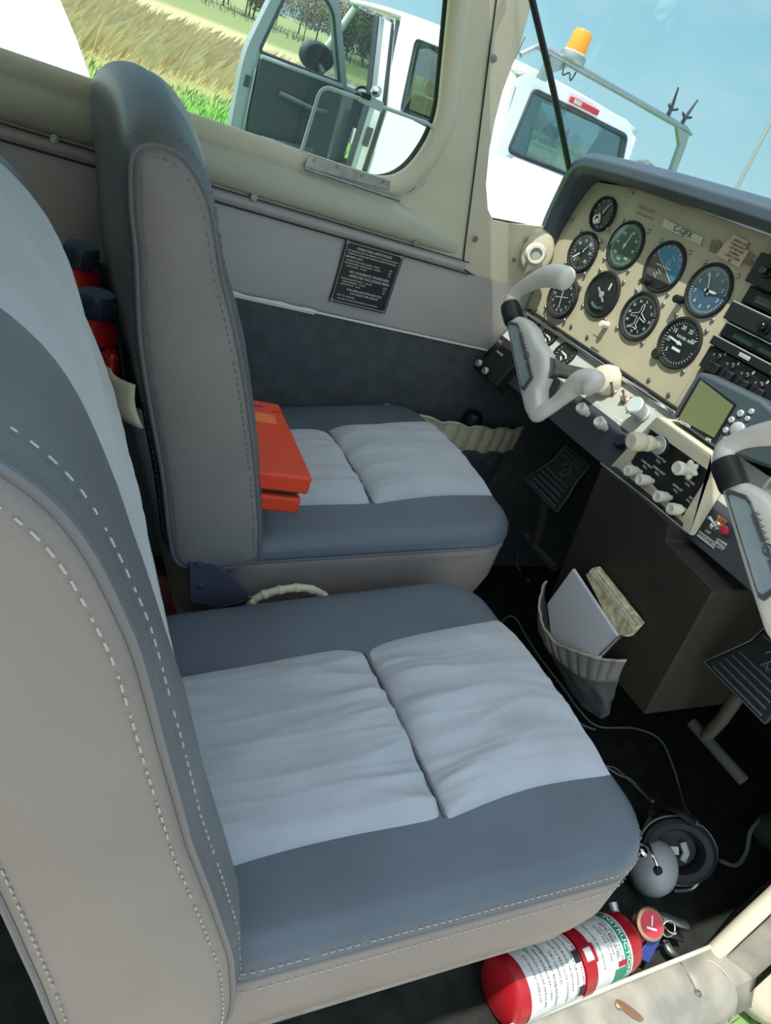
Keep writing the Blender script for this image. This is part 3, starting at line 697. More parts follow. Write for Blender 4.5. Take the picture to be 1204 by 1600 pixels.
# ================================================================== INSTRUMENT PANEL
PX_ = .95
ip = thing('instrument_panel', 'cream instrument panel full of round gauges under a blue-grey glareshield', 'instrument panel', (PX_, .70, .54))
def pf(y, z, d=0, roll=0): return frame((PX_-d, y, z), (0, -math.cos(roll), -math.sin(roll)), (0, -math.sin(roll), math.cos(roll)))
SPN = Vector((-.135, 0, -.06)).normalized()*1.0          # outward normal of the raked lower panel (top x .95, bottom x .89)
SPN = Vector((-.135, 0, .06)).cross(Vector((0, 1, 0))) if False else Vector((-.914, 0, -.406))
SP0 = Vector((PX_, .7, .675)); SPU = Vector((0, -1, 0)); SPV = Vector((.406, 0, .914))
SPW = Vector((-.914, 0, .406))
SPN = SPW
def sp(px, py, d=0): return at(px, py, P=SP0+SPW*d, N=SPW)
def spf(p, d=0): return frame(p+SPW*d, SPU, SPV)
# flat upper panel, left shaped piece, right piece
def yz_plate(poly, x0, th, name, m, parent, bevel=.0015):
    b = MB(frame((x0, 0, 0), (0, -1, 0), (0, 0, 1))); b.prism([(-y, z) for y, z in poly], -th, 0); return b.build(name, m, parent, bevel=bevel)
yz_plate([(1.045, .684), (1.045, .958), (.735, .958), (.735, .684)], PX_, .002, 'panel_plate', 'panel', ip)
yz_plate([(1.19, .684), (1.195, .85), (1.165, .945), (1.045, .958), (1.045, .684)], PX_+.003, .002, 'panel_plate', 'panel', ip)
yz_plate([(.735, .66), (.735, .958), (.728, .958), (.728, .66)], PX_, .012, 'edge_trim', 'panel', ip)
yz_plate([(.52, .54), (.52, .958), (.16, .93), (.16, .54)], PX_, .002, 'right_panel_plate', 'panel', ip)
yz_plate([(.73, .54), (.73, .958), (.52, .958), (.52, .54)], PX_+.05, .002, 'radio_bay', 'black', ip)
# raked lower panel: light upper band, black lower band
def sp_plate(u0, u1, v0, v1, d, th, name, m, parent=None, bevel=.001):
    b = MB(frame(SP0+SPW*d, SPU, SPV)); b.prism([(-(u0-.7), v0), (-(u1-.7), v0), (-(u1-.7), v1), (-(u0-.7), v1)], 0, th); return b.build(name, m, parent or ip, bevel=bevel)
sp_plate(1.10, .16, -.066, .004, -.004, .004, 'lower_panel', 'subpanel')
sp_plate(1.19, 1.10, -.066, .004, -.004, .004, 'lower_panel', 'subpanel')
sp_plate(1.10, .16, -.132, -.064, -.003, .005, 'lower_dark_band', 'panel_dark'); sp_plate(1.19, 1.10, -.148, -.064, -.003, .005, 'lower_dark_band', 'black')
MB().tube([at(778, 442, X=PX_-.01)+Vector((0, .0, -.002)), (PX_-.008, 1.10, .679), (PX_-.008, .72, .679)], .0045, 8).build('metal_strip', 'chrome', ip) if False else None
MB().box((PX_-.006, .945, .679), (.008, .45, .007)).build('metal_strip', 'chrome', ip, bevel=.0015)
MB().box((PX_-.005, .945, .6865), (.006, .45, .005)).build('strip_gasket', 'rubber', ip, bevel=.0015)
# glareshield
hoodpts = [(.935, 1.202, .80), (.925, 1.200, .85), (.915, 1.185, .91), (.905, 1.168, .945), (.90, 1.145, .962), (.90, 1.10, .968), (.90, .95, .973), (.90, .7, .976), (.90, .45, .970), (.90, .22, .95)]
hp_ = cat_pts(hoodpts, 6)
def hood(u, v):
    k = u*(len(hp_)-1); i = min(int(k), len(hp_)-2); f = k-i; p = hp_[i].lerp(hp_[i+1], f); t = (hp_[i+1]-hp_[i]).normalized()
    nrm = Vector((1, 0, 0)).cross(t).normalized(); nrm = -nrm if nrm.z < -0.2 or (abs(nrm.z) < .6 and nrm.y < 0) else nrm
    # section: from under the lip, round the nose, forward along the top
    sec = [(.075, -.010), (.03, -.016), (.006, -.016), (-.008, -.006), (-.007, .010), (.008, .021), (.04, .026), (.12, .016), (.30, -.012)]
    q = v*(len(sec)-1); j = min(int(q), len(sec)-2); g = q-j
    a0, b0 = sec[j]; a1, b1 = sec[j+1]; s, h = lerp(a0, a1, g), lerp(b0, b1, g)
    return p+Vector((s, 0, 0))+nrm*h
MB().grid(hood, 70, 32).build('glareshield', 'hood', ip, ang=1.5)
# ---- gauges
def gauge(y, z, r, kind, rot=0, x=None, M=None):
    M = M or pf(y, z)
    g = MB(M).lathe([(r*1.03, -.004), (r*1.03, .003), (r*1.0, .0048), (r*.93, .005), (r*.90, .003), (r*.90, -.001), (0, -.001)], 40).build('gauge', 'rubber', ip)
    Mf = M @ Matrix.Rotation(rot, 4, 'Z'); R = r*.88
    def tri(b, a, r0, r1, w0, w1, zz=.0012):
        c, s = math.cos(a), math.sin(a); b.add([(c*r0+s*w0, s*r0-c*w0, zz), (c*r0-s*w0, s*r0+c*w0, zz), (c*r1-s*w1, s*r1+c*w1, zz), (c*r1+s*w1, s*r1-c*w1, zz)], [(0,3,2,1)])
    face = {'ai': 'earth_brown', 'alt': 'dial_blue', 'asi': 'dial_green'}.get(kind, 'dial')
    if kind == 'rpm': face = 'dial'
    MB(M).lathe([(R, .0), (R, .0006), (0, .0006)], 40).build('dial_face', face, g)
    ticks = MB(Mf); nums = MB(Mf)
    def arc(n, a0, a1, r0, r1, w):
        for i in range(n+1): tri(ticks, lerp(a0, a1, i/n), R*r0, R*r1, R*w, R*w)
    def num(s, a, rr_, sz): nums.text(s, R*sz, Matrix.Translation((R*rr_*math.cos(a), R*rr_*math.sin(a), .0012)) @ Matrix.Rotation(0, 4, 'Z'))
    def needle(a, l, wdt, m='white_mark', back=.18, zz=.003):
        b = MB(M); c, s = math.cos(a), math.sin(a); tri(b, a, -R*back, R*l*.8, R*wdt, R*wdt*.9, zz); tri(b, a, R*l*.8, R*l, R*wdt*.9, 0.0001, zz); b.lathe([(R*.09, zz), (R*.09, zz+.001), (0, zz+.001)], 14); b.build('needle', m, g)
    if kind == 'asi':
        arc(40, 0, 2*PI*.9, .82, .95, .012)
        for i, s in enumerate(('40', '60', '80', '100', '120', '140', '160', '180')): num(s, PI*.42-i*PI*.24, .66, .19)
        b = MB(M)
        for i in range(24): tri(b, PI*.9+i*PI*.035, R*.93, R*.99, R*.03, R*.03)
        b.build('green_arc', 'label_green', g); needle(1.35, .75, .035)
    elif kind == 'ai':
        b = MB(Mf @ Matrix.Rotation(-.55, 4, 'Z')); b.prism([(R*.97*math.cos(a), R*.97*math.sin(a)) for a in [lerp(.05, PI-.05, i/20) for i in range(21)]], .0006, .0014); b.build('sky_half', 'sky_blue', g)
        b = MB(Mf @ Matrix.Rotation(-.55, 4, 'Z')); b.box((0, 0, .0016), (R*1.9, R*.03, .0004))
        for k in range(-4, 5): b.box((0, k*R*.14, .0018), (R*(.3 if k % 2 == 0 else .16), R*.018, .0004))
        b.build('horizon_bar', 'white_mark', g)
        b = MB(M)
        for a in [lerp(.3, PI-.3, i/8) for i in range(9)]: tri(b, a, R*.84, R*.96, R*.015, R*.015, .002)
        b.box((-R*.3, 0, .003), (R*.36, R*.05, .001)); b.box((R*.3, 0, .003), (R*.36, R*.05, .001)); b.lathe([(R*.05, .0025), (R*.05, .0035), (0, .0035)], 10)
        b.build('miniature_aircraft', 'white_mark', g)
        MB(M).prism([(R*.97*math.cos(a), R*.97*math.sin(a)) for a in [lerp(PI*1.2, PI*1.8, i/14) for i in range(15)]], .0015, .004).build('mask', 'black', g)
    elif kind == 'alt':
        arc(50, 0, 2*PI, .86, .96, .010)
        for i in range(10): num(str(i), PI/2-i*PI/5, .70, .24)
        needle(2.05, .78, .035); needle(.05, .5, .06)
    elif kind == 'dg':
        arc(72, 0, 2*PI, .86, .97, .009)
        for i, s in enumerate(('N', '3', '6', 'E', '12', '15', 'S', '21', '24', 'W', '30', '33')): num(s, PI/2-i*PI/6+.2, .72, .18)
        b = MB(M); pl_ = [(0, .62), (.07, .5), (.08, .18), (.5, -.02), (.5, -.12), (.08, -.02), (.06, -.38), (.22, -.5), (.22, -.58), (0, -.52)]
        pp = [(x*R, y*R) for x, y in pl_]+[(-x*R, y*R) for x, y in pl_[::-1][1:-1]]
        b.tube([(x, y, .003) for x, y in pp], R*.018, 6, closed=True); b.build('aircraft_outline', 'white_mark', g)
    elif kind == 'tc':
        b = MB(M); b.box((-R*.02, -R*.05, .003), (R*.9, R*.10, .001), Matrix.Rotation(-.6, 4, 'Z')); b.lathe([(R*.16, .0025), (R*.16, .004), (0, .0045)], 16); b.build('turn_bar', 'subpanel', g)
        b = MB(M); b.box((R*.32, R*.5, .003), (R*.10, R*.34, .001)); b.build('needle', 'white_mark', g)
        b = MB(M); b.tube([(R*.7*math.cos(a), R*.7*math.sin(a), .002) for a in [lerp(PI*1.3, PI*1.7, i/10) for i in range(11)]], R*.09, 8); b.build('slip_tube', 'dial_green', g)
    elif kind == 'rpm':
        arc(36, PI*.15, PI*1.95, .84, .95, .012)
        for i, s in enumerate(('5', '10', '15', '20', '25', '30')): num(s, PI*1.25-i*PI*.22, .68, .26)
        nums.text('HOURS  RPM', R*.17, Matrix.Translation((R*.15, R*.25, .0012))); needle(PI*.97, .72, .05); 
        b = MB(M); b.box((0, -R*.3, .001), (R*.5, R*.12, .001)); b.build('counter_window', 'white_mark', g)
    elif kind == 'clock':
        arc(12, 0, 2*PI, .8, .95, .02); needle(PI*1.1, .6, .05); needle(PI*.35, .85, .04)
        MB(M).lathe([(R*.34, .001), (R*.34, .003), (R*.20, .003), (R*.2, .001)], 20, Matrix.Translation((-R*.3, -R*.42, 0))).build('sub_dial', 'white_mark', g)
    elif kind == 'vor':
        arc(36, 0, 2*PI, .86, .97, .012)
        for i, s in enumerate(('33', 'N', '3', '6', 'E', '12', '15', 'S', '21', '24', 'W', '30')): num(s, PI/2-i*PI/6, .72, .2)
        b = MB(M); b.box((0, 0, .003), (R*.03, R*1.2, .0008), Matrix.Rotation(.25, 4, 'Z')); b.box((0, 0, .0034), (R*1.1, R*.03, .0008), Matrix.Rotation(.25, 4, 'Z')); b.build('needle', 'white_mark', g)
    elif kind == 'egt':
        arc(30, -.3, PI*1.9, .84, .95, .014)
        for i, s in enumerate(('0', '5', '10', '15', '20', '30', '50')): num(s, PI*1.3-i*PI*.25, .66, .25)
        needle(PI*1.22, .8, .05); needle(PI*.3, .5, .03, 'white_mark')
    elif kind == 'sub':
        arc(12, PI*.75, PI*2.1, .8, .95, .02); needle(PI*.95, .5, .06); b = MB(M); b.box((R*.3, R*.1, .001), (R*.5, R*.12, .0008), Matrix.Rotation(-.6, 4, 'Z')); b.box((R*.25, -R*.35, .001), (R*.45, R*.12, .0008), Matrix.Rotation(-.6, 4, 'Z')); b.build('print', 'white_mark', g)
    if ticks.V: ticks.build('ticks', 'white_mark', g, smooth=False)
    if nums.V: nums.build('numerals', 'white_mark', g, smooth=False)
    (MB(M).lathe([(R, .0044), (0, .0044)], 32).build('gauge_glass', 'dial_glass', g) if kind != 'clock' else None)
    k_ = r*1.04/math.sqrt(2)*1.15
    if kind != 'sub' and r > .035:
        for sx in (-1, 1):
            for sy in (-1, 1):
                bb_ = MB(M @ Matrix.Translation((sx*k_, sy*k_, 0))); bb_.lathe([(.0036, 0), (.0036, .002), (.0028, .003), (0, .003)], 10); bb_.box((0, 0, .003), (.005, .0008, .0006)); bb_.build('screw', 'steel', ip)
    return g
GA = [(1.092, .901, .030, 'clock'), (1.098, .828, .037, 'egt'), (1.000, .869, .041, 'asi'), (.894, .864, .041, 'ai'), (.789, .860, .041, 'alt'), (1.096, .740, .040, 'vor'), (.998, .780, .041, 'tc'), (.892, .778, .041, 'dg'), (.788, .773, .041, 'rpm')]
for y, z, r, k in GA: gauge(y, z, r, k, rot={'dg': .3, 'egt': 0}.get(k, 0))
for px, py, r in ((857, 527, .022), (882, 554, .026), (838, 500, .022)): gauge(0, 0, r, 'sub', M=spf(sp(px, py)))
# small knobs on gauges
def knob_on(px, py, r, h, m, M=None, name='knob', plane='main', prof=None, ribs=0, parent=None, d=0):
    p = at(px, py, X=PX_-d) if plane == 'main' else sp(px, py, d)
    M = M or (frame(p, (0, -1, 0), (0, 0, 1)) if plane == 'main' else spf(p))
    b = MB(M); b.lathe(prof or [(r, -.002), (r, h*.85), (r*.85, h), (0, h)], 20)
    if ribs:
        for k in range(ribs):
            a = 2*PI*k/ribs; b.box((r*math.cos(a), r*math.sin(a), h*.5), (r*.12, r*.12, h*.7))
    return b.build(name, m, parent or ip)
knob_on(1011, 440, .006, .012, 'black', d=.004); knob_on(1063, 469, .0065, .014, 'black', d=.004); knob_on(935, 346, .0048, .006, 'white_plastic'); knob_on(948, 508, .006, .016, 'white_plastic')
knob_on(1028, 553, .009, .008, 'rubber', d=.0)
for y, z in ((1.128, .752), (1.03, .695), (1.09, .79)): pass
MB(frame((PX_-.012, 0, 0), (0, -1, 0), (0, 0, 1))).box((-.95, .715, 0), (.024, .0016, .0016)).build('shaft', 'steel', ip)
for px, py in ((892, 510), (917, 527), (1013, 594), (1044, 617), (986, 302), (1120, 379), (1179, 406), (892, 344), (949, 359)): 
    p = at(px, py, X=PX_-.001); screw(p, (-1, 0, 0), .0028, ip)
# registration strip, small lettering, paper tag
def sticker(pts, plane_x, name, m, th=.0006):
    P = [at(x, y, X=plane_x) for x, y in pts]; b = MB(frame((plane_x, 0, 0), (0, -1, 0), (0, 0, 1))); b.prism([(-p.y, p.z) for p in P], 0, th); return b.build(name, m, ip)
mat('pale_label', (206, 204, 190), .5); mat('pink_paper', (206, 186, 170), .7); mat('brown_tape', (128, 108, 90), .5, var=.1, vscale=90)
sticker([(1038, 342), (1098, 371), (1093, 383), (1033, 354)], PX_-.003, 'registration_label', 'pale_label')
pc = at(1066, 362.5, X=PX_-.0045); e_ = at(1096, 377, X=PX_-.0045)-at(1036, 348, X=PX_-.0045); rl = math.atan2(e_.z, -e_.y)
MB(frame(pc, e_, Vector((-1, 0, 0)).cross(e_.normalized()))).text('C-GJFX', .0135, Matrix.Identity(4), .0001).build('registration_lettering', 'ink', ip, smooth=False)
pc = at(1009, 327, X=PX_-.003)
MB(frame(pc, (0, -1, 0), (0, 0, 1))).text('FAB. PLATE', .009, Matrix.Identity(4), .0001).text('SERIAL AND DATA', .0055, Matrix.Translation((.004, -.010, 0)), .0001).build('engraved_lettering', 'brown_tape', ip, smooth=False)
sticker([(1112, 374), (1126, 378), (1124, 396), (1107, 392)], PX_-.0025, 'tape', 'brown_tape'); sticker([(1163, 392), (1178, 398), (1172, 416), (1160, 410)], PX_-.0025, 'tape', 'brown_tape')
sticker([(1146, 366), (1169, 377), (1165, 388), (1170, 392), (1154, 418), (1118, 399), (1127, 386)], PX_-.0035, 'paper_tag', 'pink_paper')
b = MB(frame(at(1148, 394, X=PX_-.0045), e_, Vector((-1, 0, 0)).cross(e_.normalized())))
for i, s in enumerate(('INSERT KEY', 'TURN LIGHTS', 'OFF BEFORE', 'LEAVING', 'CHECK TRIM', 'SET')): b.text(s, .0052, Matrix.Translation((0, .014-i*.0055, 0)), .0001)
b.build('tag_writing', 'ink', ip, smooth=False)
# ---- avionics
def radio(z0, z1, name='radio', d=.012):
    return MB().box((PX_-d/2+.02, .628, (z0+z1)/2), (d+.05, .200, z1-z0)).build(name, 'black', ip, bevel=.0015)
r1 = radio(.893, .935); r2 = radio(.866, .889, d=-.006); r3 = radio(.836, .862); r4 = radio(.812, .833, d=-.002); r5 = radio(.796, .810, d=.010); r6 = radio(.760, .794, d=.004)
def rb(r, y, z, w_, h, m, name, d=.0125, t=.001): return MB().box((PX_-d-.01, y, z), (t+.004, w_, h)).build(name, m, r)
for r_, z_, w_, yo in ((r1, .918, .05, .60), (r2, .8775, .12, .64), (r3, .851, .05, .60), (r4, .8225, .12, .64)):
    MB().box((PX_+.0, yo-.0, z_), (.030 if r_ in (r1, r3) else .020, w_, .010)).build('display', 'radio_display', r_)
XF = PX_-.0125+.0
for z, r in ((.864, r3), (.8345, r4), (.811, r5)): MB().box((PX_-.0135, .628, z-.001), (.003, .200, .0014)).build('bezel_line', 'silver', r)
for r, zz, yy in ((r1, .915, (.700, .665, .62, .58)), (r3, .849, (.655, .612, .57))):
    for y in yy:
        MB(pf(y, zz, .012)).lathe([(.009, 0), (.009, .008), (.0075, .010), (.006, .010), (.006, .018), (.005, .019), (0, .019)], 20).build('tuning_knob', 'black_gloss', r)
        MB(pf(y, zz, .012)).lathe([(.0095, .001), (.0095, .002)], 20).build('knob_ring', 'silver', r)
MB(pf(.672, .852, .0125)).prism([(-.009, -.003), (.009, -.003), (.009, .003), (-.009, .003)], 0, .002).build('button', 'white_plastic', r3, bevel=.001)
for y, z in ((.700, .855), (.700, .846), (.69, .925), (.64, .925)): MB(pf(y, z, .0132)).text('COM' if z > .9 else 'DME', .006, Matrix.Identity(4)).build('lettering', 'white_mark', r1 if z > .9 else r3, smooth=False)
MB(pf(.66, .803, .016)).prism([(-.010, -.003), (.010, -.003), (.010, .003), (-.010, .003)], 0, .0015).build('button', 'silver', r5, bevel=.001)
MB(pf(.60, .803, .016)).prism([(-.010, -.003), (.010, -.003), (.010, .003), (-.010, .003)], 0, .0015).build('button', 'silver', r5, bevel=.001)
for i, (px, py) in enumerate(((1124.5, 556.5), (1145, 571), (1167.6, 586), (1189.5, 600.5))):
    p = at(px, py, X=PX_-.012); M = frame(p, (0, -1, 0), (0, 0, 1))
    MB().box((PX_-.010, p.y-.001, .768), (.014, .021, .016)).build('selector_block', 'black', r6, bevel=.0015)
    MB(M).lathe([(.0035, -.004), (.0035, .001), (.0016, .002), (.0014, .010), (.0022, .014), (0, .015)], 10).build('toggle', 'chrome', r6)
    MB(frame(p+Vector((0, -.006, .006)), (0, -1, 0), (0, 0, 1))).text(('1', '2', '0', '0')[i], .007, Matrix.Identity(4)).build('lettering', 'white_mark', r6, smooth=False)
# ---- lower panel switches
for px, py in ((958, 612), (976, 625), (989, 637)):
    M = spf(sp(px, py))
    s_ = MB(M).lathe([(.0075, 0), (.0075, .003), (.0055, .004), (.005, .010), (0, .010)], 12).build('toggle_switch', 'brass', ip)
    b = MB(); p = sp(px, py, .008); q = p+SPW*.012+Vector((0, .006, .010)); b.tube([p, p.lerp(q, .6), q], [.0018, .0018, .0026], 10); b.build('lever', 'chrome', s_)
p = sp(1004, 648); M = spf(p)
k_ = MB(M).lathe([(.014, 0), (.014, .006), (.012, .008), (.012, .022), (.015, .024), (.0155, .034), (.013, .036), (0, .036)], 28).build('primer_knob', 'silver', ip)
for px, py in ((918, 648), (946, 670)):
    k_ = MB(spf(sp(px, py))).lathe([(.006, 0), (.006, .012), (.0095, .014), (.0105, .026), (.008, .030), (.004, .028), (0, .026)], 20).build('pull_knob', 'white_plastic', ip)
MB(spf(sp(972, 693))).lathe([(.012, 0), (.012, .012), (.010, .015), (0, .015)], 20).build('rotary_knob', 'navy', ip)
lt = MB()
for px, py, s, z_ in ((935, 633, 'PITOT', .0055), (968, 657, 'FUEL BOOST', .0048), (1000, 605, 'CIRCUIT BREAKER', .005), (985, 597, 'SWITCHES', .005), (1015, 627, 'BATT', .005), (902, 663, 'CARB', .005), (1023, 640, 'ALT', .005)):
    lt.text(s, z_, spf(sp(px, py, .0012)))
lt.build('lettering', 'white_mark', ip, smooth=False)
b = MB(); 
for i in range(12):
    a = PI*.45-i*PI*.09; c = sp(951, 672, .0015); b.tube([c+SPU*(.018*math.cos(a))+SPV*(.018*math.sin(a)), c+SPU*(.018*math.cos(a-.2))+SPV*(.018*math.sin(a-.2))], .0006, 4)
b.build('printed_arc', 'white_mark', ip, smooth=False)
# left end black jack box and sockets
jb = MB(frame(at(775, 570, X=.885), (0, -1, 0), (.406, 0, .914)))
jb.prism([(-.05, -.035), (.045, -.035), (.045, .040), (-.025, .040)], -.03, .004); jb.build('jack_box', 'black', ip, bevel=.003)
for px, py in ((747, 567), (757, 579)):
    p = at(px, py, X=.866); MB(look(p, (-1, 0, .1))).lathe([(.0075, -.006), (.0075, 0), (.006, .003), (.0035, .003), (.0035, -.004), (0, -.004)], 16).build('jack_socket', 'silver', ip)
    MB(look(p, (-1, 0, .1))).lathe([(.011, -.012), (.011, -.004), (0, -.004)], 16).build('jack_body', 'black', ip)
b = MB(frame(at(788, 540, X=.879), (0, -1, 0), (.406, 0, .914))); b.text('MIC', .009, Matrix.Translation((-.012, 0, .006))); b.text('PHONE', .007, Matrix.Translation((.012, -.018, .006))); b.build('lettering', 'white_mark', ip, smooth=False)
# ---- pedestal control quadrant
QX = .889
def qy(px, py, X=QX): p = at(px, py, X=X); return (-p.y, p.z)
Mq = frame((QX, 0, 0), (0, -1, 0), (0, 0, 1))
outerq = [qy(x, y) for x, y in ((1031, 651), (1117, 711), (1083, 837), (957, 730))]
innerq = [qy(x, y) for x, y in ((1018, 670), (1113, 738), (1070, 808), (986, 723))]
MB(Mq).add([(x, z, 0) for x, z in outerq]+[(x, z, -lerp(.006, .066, (z-.569)/.111)) for x, z in outerq], [(3,2,1,0), (4,5,6,7), (0,1,5,4), (1,2,6,5), (2,3,7,6), (3,0,4,7)]).build('quadrant_body', 'cream_plastic', ip, bevel=.005, seg=3)
def ringpl(o_, i_, z0, z1):
    n = len(o_); V = [(x, y, z0) for x, y in o_]+[(x, y, z1) for x, y in o_]+[(x, y, z1) for x, y in i_]+[(x, y, z0) for x, y in i_]
    return V, [(k*n+i, k*n+(i+1)%n, ((k+1)%4)*n+(i+1)%n, ((k+1)%4)*n+i) for k in range(4) for i in range(n)]
V, Fq = ringpl(outerq, innerq, -.001, .007); MB(Mq).add(V, Fq).build('quadrant_bezel', 'cream_plastic', ip, bevel=.003, seg=3)
MB(Mq).prism(innerq, 0, .0012).build('quadrant_face', 'black', ip)
def qk(px, py, prof, m, name, d=0, **k): return MB(frame(at(px, py, X=QX-d), (0, -1, 0), (0, 0, 1))).lathe(prof, 24, **k).build(name, m, ip)
qk(1037, 697, [(.014, 0), (.014, .012), (.0125, .014), (.006, .014)], 'rubber', 'lock_collar')
qk(1037, 697, [(.0138, .0125), (.0145, .0135), (.0138, .0145)], 'silver', 'lock_ring')
qk(1037, 697, [(.0055, .012), (.0055, .026), (.010, .028), (.0125, .034), (.0125, .044), (.0105, .047), (.0135, .050), (.0150, .060), (.0140, .070), (.010, .074), (.0035, .074), (.003, .071), (0, .071)], 'cream_plastic', 'throttle_knob')
for px, py in ((1001, 738), (1020, 752), (1048, 778), (1069, 797)):
    qk(px, py, [(.0042, 0), (.0042, .010), (.008, .012), (.0092, .026), (.0085, .032), (.006, .033), (.0045, .029), (0, .029)], 'white_plastic', 'push_pull_knob')
b = MB(frame(at(1084, 735, X=QX), (0, -1, 0), (0, 0, 1)))
b.lathe([(.0045, 0), (.0045, .006), (0, .006)], 16)
b.grid(lambda u, v: ((.0125+.0022*math.cos(12*PI*u))*math.cos(2*PI*u)*math.sin(PI*v)**.3, (.0125+.0022*math.cos(12*PI*u))*math.sin(2*PI*u)*math.sin(PI*v)**.3, .010-.005*math.cos(PI*v)), 48, 8, cu=True); b.build('mixture_wheel', 'white_plastic', ip)
qk(1084, 735, [(.0045, .014), (.0045, .024), (.009, .026), (.0105, .036), (.008, .040), (0, .039)], 'white_plastic', 'mixture_knob')
lt = MB()
for px, py, s in ((1010, 725, 'CARB HEAT'), (1029, 735, 'CABIN HEAT'), (1058, 762, 'DEFROST'), (1079, 778, 'AIR'), (1031, 716, 'THROTTLE'), (1077, 752, 'MIXTURE')): lt.text(s, .0048, frame(at(px, py, X=QX-.0014), (0, -1, 0), (0, 0, 1))).text('PULL', .0045, frame(at(px, py, X=QX-.0014)+Vector((0, 0, -.006)), (0, -1, 0), (0, 0, 1)))
lt.build('lettering', 'white_mark', ip, smooth=False)
# right side switches with AVIONICS label
def spq(px, py, d): p = sp(px, py, d); return (-(p.y-.7), (p-SP0).dot(SPV))
def spstick(pts, name, m, d=.002): 
    b = MB(frame(SP0+SPW*0, SPU, SPV)); b.prism([spq(x, y, d) for x, y in pts], d, d+.0007); return b.build(name, m, ip)
spstick([(1093, 829), (1119, 849), (1115, 858), (1088, 837)], 'avionics_label', 'pale_label', .004)
spstick([(1121, 841), (1136, 850), (1129, 860), (1114, 852)], 'small_label', 'pale_label')
spstick([(1122, 804), (1136, 815), (1130, 829), (1116, 822)], 'orange_label', 'orange_print'); spstick([(1100, 824), (1114, 832), (1110, 838), (1097, 831)], 'black_label', 'black_gloss')
def spdir(a, b_, d=.003): return (sp(*b_, d)-sp(*a, d)).normalized()
dd = spdir((1086, 834), (1113, 855)); MB(frame(sp(1104, 843, .0052), dd, SPW.cross(dd))).text('AVIONICS', .0076, Matrix.Identity(4)).build('lettering', 'ink', ip, smooth=False)
MB(frame(sp(1128, 815, .0032), dd, SPW.cross(dd))).text('ON', .009, Matrix.Identity(4)).build('lettering', 'ink', ip, smooth=False)
MB(frame(sp(1105, 831, .0032), dd, SPW.cross(dd))).text('OFF', .006, Matrix.Identity(4)).build('lettering', 'white_mark', ip, smooth=False)
MB(frame(sp(1125, 851, .0032), dd, SPW.cross(dd))).text('MASTER', .004, Matrix.Translation((0, .002, 0))).text('SWITCH', .004, Matrix.Translation((0, -.003, 0))).build('lettering', 'ink', ip, smooth=False)
s_ = MB(spf(sp(1118, 823))).lathe([(.0075, 0), (.0075, .004), (.005, .005), (.0045, .010), (0, .010)], 12).build('toggle_switch', 'chrome', ip)
p = sp(1118, 823, .008); MB().tube([p, p+SPW*.010+Vector((0, .012, .004))], [.0018, .003], 10).build('lever', 'chrome', s_)
MB(spf(sp(1134, 832))).lathe([(.005, 0), (.005, .005), (.0066, .006), (.0066, .011), (.003, .013), (0, .013)], 14).build('indicator_lamp', 'lens_red', ip)
# white switch and cable behind the right yoke
MB().box((.935, .50, .66), (.02, .03, .02)).build('rocker_switch', 'white_plastic', ip, bevel=.002)
MB(pf(.455, .700)).lathe([(.016, 0), (.016, .02), (.010, .022), (0, .022)], 24).build('cream_knob', 'cream_plastic', ip)
MB().tube(cat_pts([(.93, .50, .60), (.90, .50, .64), (.89, .495, .70), (.91, .49, .74)], 8), .0022, 8).build('wire', 'cable_grey', ip)

# ---- portable GPS
gp = thing('gps_unit', 'dark grey portable navigation display with a green-grey screen clipped to the panel', 'gps', (.90, .63, .68))
GX = .897
def gq(pts, X=GX): return [(-at(x, y, X=X).y, at(x, y, X=X).z) for x, y in pts]
Mg = frame((GX, 0, 0), (0, -1, 0), (0, 0, 1))
body = gq([(1089, 580), (1104, 583), (1190, 624), (1240, 668), (1225, 740), (1116, 702), (1047, 652)])
MB(Mg).prism(body, -.03, 0).build('housing', 'gps_body', gp, bevel=.006, seg=3)
MB(Mg).prism(gq([(1093, 590), (1151, 632), (1117, 694), (1056, 652)]), 0, .001).build('screen_bezel', 'black', gp)
MB(Mg).prism(gq([(1095, 594), (1146, 634), (1116, 684), (1061, 654)]), .001, .002).build('screen', 'screen', gp)
def gb(px, py, r, h=.003, sx=1): return MB(frame(at(px, py, X=GX), (0, -1, 0), (0, 0, 1))).lathe([(r, 0), (r, h*.7), (r*.8, h), (0, h)], 24, sx=sx).build('button', 'silver', gp)
gb(1153, 671, .0105, .005)
for px, py, r in ((1143, 656, .0045), (1157, 646, .005), (1174, 643, .004), (1168, 654, .0036), (1134, 672, .0042), (1133, 687, .0042)): gb(px, py, r)
dd = (at(1075, 664, X=GX)-at(1062, 657, X=GX)).normalized()
MB(frame(at(1067, 661, X=GX-.0015), dd, Vector((-1, 0, 0)).cross(dd))).text('GARMIN', .0075, Matrix.Identity(4)).build('lettering', 'white_mark', gp, smooth=False)
MB(frame(at(1106, 687, X=GX-.0015), dd, Vector((-1, 0, 0)).cross(dd))).text('GPS', .006, Matrix.Identity(4)).build('lettering', 'white_mark', gp, smooth=False)

